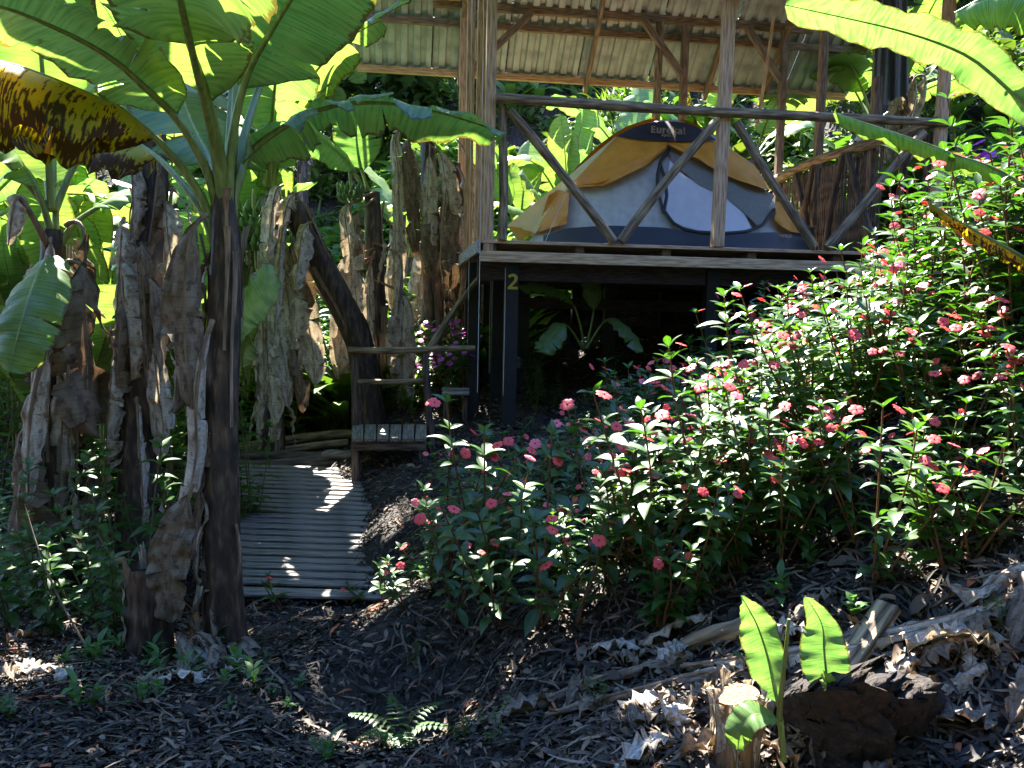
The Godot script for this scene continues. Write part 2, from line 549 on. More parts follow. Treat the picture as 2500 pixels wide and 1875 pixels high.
func make_crumbs() -> void:
	rng.seed = 155
	var m := MB.new()
	var c := []
	for k in 6:
		var v := Vector3.ZERO
		v[k % 3] = (1.0 if k < 3 else -1.0) * rnd(0.6, 1.2)
		c.append(v + Vector3(rnd(-0.3, 0.3), rnd(-0.3, 0.3), rnd(-0.3, 0.3)))
	for sx in [0, 3]:
		for sy in [1, 4]:
			for sz in [2, 5]:
				m.poly([c[sx], c[sy], c[sz]], c[sx] + c[sy] + c[sz])
	var xs := []
	var cs := []
	for i in 26000:
		var d := 1.5 + 5.0 * pow(rng.randf(), 1.3)
		var x := rnd(-0.7, 0.7) * (d + 0.3)
		var s := 0.003 + 0.013 * pow(rng.randf(), 3.0)
		xs.append(Transform3D(Basis(Vector3(rnd(-1, 1), rnd(-1, 1), rnd(-1, 1)).normalized(), rnd(0, TAU)).scaled(Vector3(s, s * 0.7, s)), on_ground(x, -d, s * 0.3)))
		var g := 0.012 + 0.03 * rng.randf()
		cs.append(Color(g * 1.2, g, g * 0.82))
	copies("soil_crumbs", "dark crumbs of soil strewn over the near slope", "soil", m.mesh(), M.litter, xs, cs)

func leaf_shape(m: MB, x: Transform3D, l: float, w: float, arch: float, n := 4, cup := 0.25) -> void:
	# an elliptic leaf that runs along z from the origin
	var rows := []
	var uvs := []
	for i in n + 1:
		var t := float(i) / n
		var ww := w * sin(PI * pow(t, 0.85)) + 0.0008
		var r := PackedVector3Array()
		var q := PackedVector2Array()
		for j in 3:
			var s := j - 1.0
			r.append(x * Vector3(s * ww, arch * l * (t - t * t * 1.6) + absf(s) * ww * cup, t * l))
			q.append(Vector2(t, j * 0.5))
		rows.append(r)
		uvs.append(q)
	m.grid(rows, uvs)

func tuft_mesh(n: int, l0: float, l1: float, w: float, up0: float, up1: float, high: float) -> ArrayMesh:
	var m := MB.new()
	for i in n:
		var t := float(i) / n
		var b := Basis(Vector3.UP, i * 2.4 + rnd(-0.3, 0.3)) * Basis(Vector3.RIGHT, -rnd(up0, up1))
		leaf_shape(m, Transform3D(b, Vector3(rnd(-0.03, 0.03), high * t, rnd(-0.03, 0.03))), rnd(l0, l1), w * rnd(0.8, 1.2), rnd(0.1, 0.5), 4)
	return m.mesh()

func make_undergrowth() -> void:
	rng.seed = 202
	var kinds := [tuft_mesh(12, 0.10, 0.2, 0.03, 0.1, 1.0, 0.22), tuft_mesh(14, 0.18, 0.4, 0.012, 0.6, 1.3, 0.03), tuft_mesh(16, 0.05, 0.10, 0.022, 0.0, 0.7, 0.30), tuft_mesh(9, 0.25, 0.42, 0.05, 0.3, 1.0, 0.25)]
	var labels := ["leafy weeds covering the bank and hillside", "tussocks of grass covering the bank and hillside", "small leaved ground cover on bank and hillside", "coarse large leaved weeds covering the hillside"]
	var n := [3600, 3000, 4200, 1500]
	for k in kinds.size():
		var xs := []
		var cs := []
		for i in n[k]:
			var d := 6.6 + 20.0 * pow(rng.randf(), 1.35)
			var x := rnd(-0.8, 0.8) * (d + 1.0)
			var z := -d
			if x > -0.9 and x < 3.4 and z > -9.6:
				continue
			if x < -3.0 and z > -12.5 and absf(x + 4.4 + (z + 8.0) * 0.25) < 0.7:
				continue  # the dirt path on the far side stays open
			if x < -0.9 and x > -2.6 and z > -7.3:
				continue
			var s := rnd(0.6, 1.5) * (1.0 + d * 0.035)
			xs.append(lying(on_ground(x, z, -0.02), (slope_at(x, z) + Vector3(0, 1.4, 0)).normalized(), rnd(0, TAU), Vector3(s, s, s)))
			var g := rnd(0.5, 1.2)
			cs.append(Color(0.105 * g + rnd(0, 0.04), 0.20 * g, 0.045 * g))
		copies("undergrowth", labels[k], "undergrowth", kinds[k], M.tuft, xs, cs)
	# thick herbage on the bank behind the grove
	for k in [0, 3]:
		var hx := []
		var hc := []
		for i in 1500:
			var x := rnd(-7.0, 0.2)
			var z := rnd(-14.5, -8.2)
			if absf(x + 4.4 + (z + 8.0) * 0.25) < 0.7 and z > -12.5:
				continue
			var s := rnd(0.8, 1.7)
			hx.append(lying(on_ground(x, z, -0.02), (slope_at(x, z) + Vector3(0, 1.4, 0)).normalized(), rnd(0, TAU), Vector3(s, s, s)))
			var g := rnd(0.7, 1.2)
			hc.append(Color(0.15 * g, 0.25 * g, 0.06 * g))
		copies("bank_herbage", "thick %s herbage on the bank behind the grove" % ("leafy" if k == 0 else "coarse"), "herbage", kinds[k], M.tuft, hx, hc)
	# low green seedlings on the near slope
	var xs := []
	var cs := []
	for i in 420:
		var d := 2.2 + 4.6 * rng.randf()
		var x := rnd(-0.66, 0.66) * d
		var patch := rough_nz.get_noise_2d(x * 30.0 + 7.0, d * 30.0)
		if patch < -0.02 or (x > -1.9 and x < -0.5 and d > 4.2) or (absf(x + 0.35 + (d - 2.6) * 0.42) < 0.3 and d < 4.3):
			continue
		var s := rnd(0.18, 0.5)
		xs.append(lying(on_ground(x, -d, 0.0), (slope_at(x, -d) + Vector3(0, 2, 0)).normalized(), rnd(0, TAU), Vector3(s, s, s)))
		var g := rnd(0.6, 1.2)
		cs.append(Color(0.085 * g, 0.17 * g, 0.055 * g))
	copies("ground_cover", "tiny green seedlings dotted over the dark near slope", "ground cover", kinds[0], M.tuft, xs, cs)

# ---------------------------------------------------------------- lens, sky and sun
func make_view() -> void:
	cam_b = Basis(Vector3.RIGHT, deg_to_rad(-5.3)) * Basis(Vector3.BACK, deg_to_rad(1.2))
	var cam := Camera3D.new()
	cam.name = "camera"
	cam.fov = rad_to_deg(2.0 * atan(937.5 / FOCAL))
	cam.near = 0.05
	cam.far = 300.0
	cam.transform = Transform3D(cam_b, EYE)
	add_child(cam)
	cam.current = true
	var e := Environment.new()
	e.background_mode = Environment.BG_SKY
	var sk := ProceduralSkyMaterial.new()
	sk.sky_top_color = Color(0.36, 0.53, 0.86)
	sk.sky_horizon_color = Color(0.76, 0.84, 0.95)
	sk.sky_curve = 0.25
	sk.ground_bottom_color = Color(0.16, 0.17, 0.14)
	sk.ground_horizon_color = Color(0.5, 0.55, 0.55)
	var s := Sky.new()
	s.sky_material = sk
	e.sky = s
	e.tonemap_mode = Environment.TONE_MAPPER_LINEAR
	e.background_energy_multiplier = 0.52
	e.tonemap_exposure = 9.6
	e.sdfgi_enabled = true
	e.ssao_enabled = true
	e.ssil_enabled = true
	var we := WorldEnvironment.new()
	we.name = "environment"
	we.environment = e
	add_child(we)
	var sun := DirectionalLight3D.new()
	sun.name = "sun"
	sun.light_energy = 1.6
	sun.light_color = Color(1.0, 0.985, 0.95)
	sun.light_angular_distance = 0.5
	sun.shadow_enabled = true
	# the sun stands ahead and to the left, high over the hill
	var el := deg_to_rad(53.5)
	var az := deg_to_rad(17.0)
	var to_sun := Vector3(-sin(az) * cos(el), sin(el), -cos(az) * cos(el))
	sun.transform = Transform3D(Basis.looking_at(-to_sun, Vector3.UP), to_sun * 30.0)
	add_child(sun)

# ---------------------------------------------------------------- shelter
var HO: Vector3
var HU: Vector3
var HW: Vector3

func H(u: float, w: float, h: float) -> Vector3:
	return HO + HU * u + HW * w + Vector3.UP * h

func roof_sheet_mesh(width: float, l: float) -> ArrayMesh:
	# box-rib sheet: x across the ribs, y down the slope
	var m := MB.new()
	var top := PackedVector3Array()
	var x := 0.0
	var prof := [[0.0, 0.0], [0.055, 0.0], [0.07, 0.03], [0.115, 0.03], [0.13, 0.0]]
	var pts := []
	while x < width - 0.01:
		for q in prof:
			if x + q[0] <= width + 0.02:
				pts.append(Vector2(x + q[0], q[1]))
		x += 0.14
	for side in 2:
		var dz: float = 0.0 if side == 0 else -0.0012
		for k in pts.size() - 1:
			var a: Vector2 = pts[k]
			var b: Vector2 = pts[k + 1]
			if b.x - a.x < 0.001:
				continue
			m.poly([Vector3(a.x, 0, a.y + dz), Vector3(b.x, 0, b.y + dz), Vector3(b.x, l, b.y + dz), Vector3(a.x, l, a.y + dz)], Vector3(0, 0, 1 if side == 0 else -1))
	return m.mesh()

func make_shelter() -> void:
	rng.seed = 303
	HO = P(1183, 584, 6.2)
	var a := deg_to_rad(7.9)
	HU = Vector3(cos(a), 0, -sin(a))
	HW = Vector3(-sin(a), 0, -cos(a))
	var LU := 3.7
	var LW := 2.95
	var t := thing("platform_shelter", "open timber tent platform on black stilts under a corrugated roof", "shelter", Vector3(HO.x + 1.6, G(HO.x + 1.6, HO.z - 1.4), HO.z - 1.4))
	# floor
	for k in 20:
		beam(t, "deck_board", H(-0.02, 0.074 + k * 0.147, -0.0145), H(LU, 0.074 + k * 0.147, -0.0145), 0.14, 0.027, M.timber_pale if k % 3 else M.timber)
	for u in [0.06, 0.74, 1.43, 2.13, 2.85, 3.62]:
		beam(t, "joist", H(u, 0.05, -0.075), H(u, LW, -0.075), 0.075, 0.09, M.timber_red)
	beam(t, "front_fascia", H(-0.03, -0.015, -0.127), H(LU + 0.03, -0.015, -0.127), 0.03, 0.08, M.timber_pale)
	beam(t, "end_fascia", H(-0.045, 0.005, -0.055), H(-0.045, LW, -0.055), 0.03, 0.10, M.timber_grey)
	beam(t, "end_fascia", H(LU + 0.02, 0.005, -0.055), H(LU + 0.02, LW, -0.055), 0.03, 0.10, M.timber)
	for w in [0.32, 1.45, 2.7]:
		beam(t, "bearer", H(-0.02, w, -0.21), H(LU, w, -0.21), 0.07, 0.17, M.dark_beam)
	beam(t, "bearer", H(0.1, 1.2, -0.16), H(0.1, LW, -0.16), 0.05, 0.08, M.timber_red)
	# stilts
	var first := true
	for s in [[0.25, 0.3], [0.25, 1.2], [0.25, 2.0], [0.25, 2.75], [0.02, 1.0], [0.06, 1.9], [0.5, 1.3], [1.9, 0.3], [2.75, 0.4], [3.5, 0.3], [1.35, 1.45], [1.3, 2.7], [2.3, 2.7], [3.4, 2.7], [2.4, 1.45]]:
		var p := H(s[0], s[1], 0)
		var post := beam(t, "stilt", H(s[0], s[1], -0.166 if s[1] < 0.32 else -0.125), Vector3(p.x, G(p.x, p.z) - 0.25, p.z), 0.105, 0.105, M.black_paint, HW)
		if first:
			var tm := TextMesh.new()
			tm.text = "2"
			var f := SystemFont.new()
			f.font_names = PackedStringArray(["Droid Sans"])
			f.font_weight = 600
			tm.font = f
			tm.font_size = 64
			tm.pixel_size = 0.165 / 64.0
			tm.depth = 0.002
			put(post, "number", tm, M.yellow_paint, Transform3D(Basis(HU, Vector3.UP, -HW), H(0.252, 0.245, -0.305)))
			first = false
	for k in [[0.25, -0.46, 0.36], [0.25, -0.72, 1.45]]:
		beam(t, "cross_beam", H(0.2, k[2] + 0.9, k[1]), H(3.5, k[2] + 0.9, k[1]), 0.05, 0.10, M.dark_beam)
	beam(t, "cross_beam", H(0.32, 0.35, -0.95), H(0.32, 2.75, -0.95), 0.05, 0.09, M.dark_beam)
	# uprights
	var TOP := 2.66
	for w in [0.04, 0.8, 1.9, 2.9]:
		beam(t, "post", H(0.03, w, -0.1 if w < 0.1 else 0.0), H(0.03, w, TOP), 0.075, 0.06, M.timber, HW)
	for w in [0.03, 0.98, 2.0, 2.9]:
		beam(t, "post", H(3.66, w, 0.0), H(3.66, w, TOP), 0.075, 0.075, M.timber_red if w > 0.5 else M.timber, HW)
	beam(t, "post", H(1.83, 0.03, 0.0), H(1.85, 0.03, TOP), 0.09, 0.075, M.timber, HW)
	pole(t, "post", H(2.2, 2.9, 0.0), H(2.2, 2.9, TOP), 0.052, 0.046, M.log)
	beam(t, "post", H(2.5, 2.92, 0.0), H(2.5, 2.92, TOP), 0.075, 0.075, M.timber_red, HW)
	# plates and braces
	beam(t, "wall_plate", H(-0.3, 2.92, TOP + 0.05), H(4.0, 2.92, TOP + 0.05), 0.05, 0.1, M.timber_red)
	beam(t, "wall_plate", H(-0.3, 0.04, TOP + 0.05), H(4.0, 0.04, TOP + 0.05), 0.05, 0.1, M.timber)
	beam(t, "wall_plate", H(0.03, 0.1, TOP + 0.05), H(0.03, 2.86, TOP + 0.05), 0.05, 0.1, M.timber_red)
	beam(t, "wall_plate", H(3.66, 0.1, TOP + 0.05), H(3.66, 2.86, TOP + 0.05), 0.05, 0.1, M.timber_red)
	beam(t, "brace", H(0.1, 2.88, 2.0), H(0.75, 2.88, TOP), 0.05, 0.075, M.timber_red)
	beam(t, "brace", H(2.46, 2.86, 2.1), H(2.0, 2.86, TOP), 0.05, 0.075, M.timber_red)
	beam(t, "brace", H(3.62, 2.86, 2.1), H(3.2, 2.86, TOP), 0.05, 0.075, M.timber_red)
	beam(t, "brace", H(0.07, 0.0, 2.08), H(0.52, 0.0, TOP + 0.1), 0.04, 0.12, M.timber, HW)
	beam(t, "brace", H(3.62, 0.0, 2.0), H(3.12, 0.0, TOP + 0.08), 0.04, 0.12, M.timber, HW)
	beam(t, "brace", H(3.62, 1.0, 2.0), H(3.62, 0.45, TOP), 0.05, 0.075, M.timber_red, HU)
	pole(t, "bamboo_stay", H(3.25, 2.6, 1.55), H(3.38, 2.6, 2.72), 0.02, 0.016, M.timber_pale, 0.004, 8)
	# roof: two slopes of ribbed sheets on purlins and rafters
	var EH := 2.16
	var E0 := -0.55
	var E1 := 3.5
	var rise := tan(deg_to_rad(44.0))
	var mid := (E0 + E1) * 0.5
	var ridge_h := EH + (mid - E0) * rise
	var slope_l := (mid - E0) / cos(deg_to_rad(44.0)) + 0.04
	var sm := roof_sheet_mesh(0.84, slope_l)
	for side in 2:
		var eave := E0 if side == 0 else E1
		var up := (H(0, mid, ridge_h) - H(0, eave, EH)).normalized()
		for k in 7:
			var n := HU.cross(up) if side == 0 else up.cross(HU)
			n = n if n.y > 0 else -n
			var xax := up.cross(n)
			var o := H(-1.14 + (k if xax.dot(HU) > 0 else k + 1) * 0.845, eave, EH) + n * (0.004 * (k % 2))
			put(t, "roof_sheet", sm, M.roof_sheet, Transform3D(Basis(xax, up, n), o))
		var dn := Vector3.UP.slerp(HW if side == 1 else -HW, 0.0)
		for f in [0.02, 0.23, 0.47, 0.71, 0.95]:
			var w := lerpf(eave, mid, f)
			var h := lerpf(EH, ridge_h, f) - 0.06
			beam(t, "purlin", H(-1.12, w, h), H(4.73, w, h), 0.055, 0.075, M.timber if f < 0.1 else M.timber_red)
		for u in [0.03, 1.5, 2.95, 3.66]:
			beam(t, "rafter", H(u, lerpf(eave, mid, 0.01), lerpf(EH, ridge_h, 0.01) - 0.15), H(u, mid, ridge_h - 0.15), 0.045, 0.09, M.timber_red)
	beam(t, "purlin", H(-1.12, 2.83, lerpf(EH, ridge_h, (3.5 - 2.83) / 2.025) - 0.06), H(0.0, 2.83, lerpf(EH, ridge_h, (3.5 - 2.83) / 2.025) - 0.06), 0.05, 0.06, M.timber)
	for side in 2:
		var eave := E0 if side == 0 else E1
		beam(t, "verge_board", H(-1.16, eave, EH), H(-1.16, mid, ridge_h), 0.03, 0.1, M.timber_grey)
	# railings of round poles
	pole(t, "rail", H(0.06, -0.03, 1.02), H(3.68, -0.03, 1.02), 0.038, 0.034, M.log, 0.008, 12)
	pole(t, "rail_post", H(0.13, 0.03, 0.0), H(0.13, 0.03, 0.98), 0.036, 0.032, M.log)
	for k in [[0.17, 0.95, 1.0, 0.02], [1.04, 0.02, 1.76, 0.95], [1.92, 0.95, 2.62, 0.02], [2.72, 0.02, 3.5, 0.95]]:
		pole(t, "rail_brace", H(k[0], 0.0, k[1]), H(k[2], 0.0, k[3]), 0.036, 0.034, M.log, 0.008, 12)
	pole(t, "rail", H(3.6, 0.0, 1.07), H(3.6, 2.95, 1.0), 0.04, 0.05, M.log, 0.03, 12)
	for k in [[2.25, 0.98, 1.75, 0.0], [1.3, 1.0, 1.62, 0.0], [1.22, 1.0, 0.62, 0.0], [0.22, 1.0, 0.5, 0.0], [1.9, 1.0, 2.2, 0.0]]:
		pole(t, "rail_brace", H(3.55, k[0], k[1]), H(3.55, k[2], k[3]), 0.032, 0.03, M.log_dark, 0.01)
	var w := 0.82
	while w < 2.86:
		var p0 := H(3.65 + rnd(-0.008, 0.008), w, 0.0)
		pole(t, "stick", p0, H(3.65 + rnd(-0.01, 0.01), w + rnd(-0.02, 0.02), rnd(0.96, 1.03)), rnd(0.009, 0.015), rnd(0.008, 0.013), M.stick, 0.005, 6)
		w += rnd(0.026, 0.036)
	for k in 4:
		pole(t, "stick", H(3.6 + k * 0.025, 0.12, 0.0), H(3.6 + k * 0.025, 0.12, 0.96), 0.012, 0.01, M.stick, 0.006, 6)
	# thin cords tied off at the corner
	for k in [[-0.04, -0.02, 2.4, -1.15], [-0.07, 0.6, 2.2, -0.45], [0.19, 0.23, -0.2, -1.2], [0.17, 1.1, -0.2, -1.1]]:
		pole(t, "cord", H(k[0], k[1], k[2]), H(k[0] + 0.005, k[1], k[3]), 0.0025, 0.0025, M.cord, 0.002, 5)

# ---------------------------------------------------------------- tent
var TC: Vector3

func tent_pt(px: float, py: float, off: float) -> Vector3:
	# where the line of sight through that spot meets the dome, moved out by off
	var d := 7.3
	var p := Vector3.ZERO
	for k in 9:
		p = P(px, py, d)
		var q := p - TC
		var x := q.dot(HU)
		var z := 0.85 * sqrt(maxf(0.0, 1.0 - q.y / 1.22 - x * x / 1.74))
		d += (-q.dot(HW) - z) * 0.8
	return p - HW * off

func resample(pts: Array, n: int) -> Array:
	var l := [0.0]
	for k in pts.size() - 1:
		l.append(l[-1] + Vector2(pts[k][0], pts[k][1]).distance_to(Vector2(pts[k + 1][0], pts[k + 1][1])))
	var out := []
	var s := 0
	for i in n + 1:
		var d: float = l[-1] * i / n
		while s < pts.size() - 2 and d > l[s + 1]:
			s += 1
		var f: float = clampf((d - l[s]) / maxf(l[s + 1] - l[s], 0.0001), 0, 1)
		out.append(Vector2(lerpf(pts[s][0], pts[s + 1][0], f), lerpf(pts[s][1], pts[s + 1][1], f)))
	return out

func tent_patch(t: Node3D, called: String, top: Array, bot: Array, off0: float, off1: float, mt: Material, crease := 0.0, nu := 22, nv := 8) -> MeshInstance3D:
	var a := resample(top, nu)
	var b := resample(bot, nu)
	var m := MB.new()
	var rows := []
	var uvs := []
	for j in nv + 1:
		var r := PackedVector3Array()
		var q := PackedVector2Array()
		var f := float(j) / nv
		for i in nu + 1:
			var p: Vector2 = a[i].lerp(b[i], f)
			var wr := crease * (sin(i * 1.1 + j * 1.7) + sin(i * 0.43 - j * 0.9)) * f
			r.append(tent_pt(p.x, p.y, lerpf(off0, off1, f) + wr))
			q.append(Vector2(float(i) / nu, f))
		rows.append(r)
		uvs.append(q)
	m.grid(rows, uvs, true)
	return put(t, called, m.mesh(), mt)

func tent_text(t: Node3D, s: String, px: float, py: float, high: float, off: float, mt: Material) -> void:
	var tm := TextMesh.new()
	tm.text = s
	var f := SystemFont.new()
	f.font_names = PackedStringArray(["Droid Sans"])
	f.font_weight = 700
	tm.font = f
	tm.font_size = 48
	tm.pixel_size = high / 268.0 / 36.0
	tm.depth = 0.002
	var lo := tent_pt(px, py + high * 0.5, off)
	var hi := tent_pt(px, py - high * 0.5, off)
	var y := (hi - lo).normalized()
	var n := HU.cross(y).normalized()
	put(t, "lettering", tm, mt, Transform3D(Basis(HU, y * ((hi - lo).length() * 268.0 / high), n), (lo + hi) * 0.5))

func make_tent() -> void:
	TC = H(1.765, 1.15, 0.004)
	var t := thing("dome_tent", "amber and grey dome tent pitched on the platform deck", "tent", TC)
	# inner canopy
	var m := MB.new()
	var rows := []
	var uvs := []
	for j in 15:
		var y := 1.19 * pow(j / 14.0, 0.9)
		var r := sqrt(maxf(0.0, 1.0 - y / 1.2))
		var row := PackedVector3Array()
		var q := PackedVector2Array()
		for i in 37:
			var an := TAU * i / 36.0
			var fold := 1.0 + 0.006 * sin(an * 11.0 + j * 0.9) + 0.005 * sin(an * 5.0 - j * 1.7)
			row.append(TC + HU * (1.29 * r * cos(an) * fold) + Vector3.UP * y - HW * (0.82 * r * sin(an) * fold))
			q.append(Vector2(i / 36.0, j / 14.0))
		rows.append(row)
		uvs.append(q)
	m.grid(rows, uvs, true)
	put(t, "canopy", m.mesh(), M.canopy_grey)
	# the fly over the far side
	m = MB.new()
	rows = []
	uvs = []
	for j in 13:
		var y := 0.16 + (1.22 - 0.16) * j / 12.0
		var r := sqrt(maxf(0.0, 1.0 - y / 1.235))
		var row := PackedVector3Array()
		var q := PackedVector2Array()
		for i in 19:
			var an := PI + PI * i / 18.0
			row.append(TC + HU * (1.335 * r * cos(an)) + Vector3.UP * y - HW * (0.9 * r * sin(an)))
			q.append(Vector2(i / 18.0, j / 12.0))
		rows.append(row)
		uvs.append(q)
	m.grid(rows, uvs, true)
	put(t, "fly_rear", m.mesh(), M.fly_amber)
	tent_patch(t, "tub_floor", [[1325, 576], [1380, 558], [1480, 551], [1615, 556], [1700, 568], [1800, 570], [1900, 567], [1972, 584]], [[1325, 612], [1400, 612], [1500, 612], [1615, 612], [1700, 614], [1800, 616], [1900, 618], [1972, 620]], 0.03, 0.03, M.navy, 0.004)
	var door := tent_patch(t, "door", [[1634, 392], [1662, 425], [1720, 458], [1780, 488], [1816, 524]], [[1614, 500], [1645, 548], [1700, 563], [1760, 566], [1834, 562]], 0.02, 0.022, M.door_white)
	tent_patch(t, "mesh_panel", [[1630, 370], [1700, 395], [1780, 430], [1850, 455], [1888, 478]], [[1640, 398], [1700, 450], [1772, 485], [1815, 522], [1850, 556]], 0.024, 0.026, M.mesh_grey)
	m = MB.new()
	var zp := []
	var zr := []
	for p in resample([[1632, 366], [1612, 390], [1602, 430], [1603, 470], [1615, 510], [1640, 545], [1670, 562], [1710, 569], [1760, 571], [1820, 566], [1858, 550], [1886, 512]], 40):
		zp.append(tent_pt(p.x, p.y, 0.03))
		zr.append(0.014)
	m.tube(zp, zr, 8)
	put(door, "zip", m.mesh(), M.zip)
	m = MB.new()
	zp = []
	zr = []
	for p in resample([[1608, 400], [1622, 440], [1625, 480], [1618, 520]], 12):
		zp.append(tent_pt(p.x, p.y, 0.028))
		zr.append(0.014)
	m.tube(zp, zr, 8)
	put(door, "door_flap", m.mesh(), M.zip)
	tent_patch(t, "fly_front", [[1500, 337], [1540, 343], [1580, 346], [1622, 348]], [[1385, 457], [1460, 450], [1560, 406], [1622, 360]], 0.06, 0.09, M.fly_amber, 0.012)
	tent_patch(t, "fly_roll", [[1387, 445], [1460, 430], [1560, 390], [1615, 362]], [[1385, 462], [1470, 456], [1566, 410], [1620, 366]], 0.10, 0.075, M.fly_amber, 0.006, 22, 5)
	tent_patch(t, "fly_front", [[1622, 348], [1680, 349], [1738, 347], [1790, 375], [1834, 405]], [[1625, 360], [1690, 392], [1760, 430], [1830, 458], [1874, 471]], 0.06, 0.09, M.fly_amber, 0.012)
	tent_patch(t, "fly_side", [[1500, 336], [1440, 385], [1385, 432], [1310, 492], [1236, 552]], [[1501, 338], [1430, 412], [1386, 458], [1345, 512], [1305, 570]], 0.03, 0.07, M.fly_cream, 0.007)
	tent_patch(t, "fly_hem", [[1236, 553], [1270, 558], [1304, 571]], [[1252, 572], [1266, 594], [1284, 580]], 0.05, 0.04, M.fly_gold)
	tent_patch(t, "tied_flap", [[1335, 480], [1358, 466], [1385, 474]], [[1306, 570], [1345, 557], [1380, 548]], 0.09, 0.06, M.fly_amber, 0.016, 14, 10)
	tent_patch(t, "tied_flap", [[1885, 494], [1900, 500], [1914, 515]], [[1885, 540], [1915, 565], [1946, 570]], 0.08, 0.05, M.fly_amber, 0.014, 12, 8)
	var band := tent_patch(t, "top_band", [[1498, 337], [1540, 316], [1580, 304], [1615, 300], [1660, 303], [1700, 316], [1740, 346]], [[1498, 338], [1540, 344], [1580, 347], [1615, 349], [1660, 350], [1700, 350], [1740, 347]], 0.075, 0.085, M.navy)
	tent_text(band, "Eureka!", 1622, 324, 17, 0.098, M.print_tan)
	tent_text(band, "Apex XT", 1624, 336, 7, 0.098, M.print_tan)
	guy_line(t, tent_pt(1240, 554, 0.05), H(0.16, 0.55, 0.05))
	guy_line(t, tent_pt(1385, 457, 0.09), H(0.5, 0.2, 0.02))
	tent_text(t, "Eureka!", 1905, 577, 9, 0.045, M.print_tan)

func guy_line(t: Node3D, a: Vector3, b: Vector3) -> void:
	pole(t, "guy_line", a, b, 0.0025, 0.0025, M.cord, 0.003, 5)

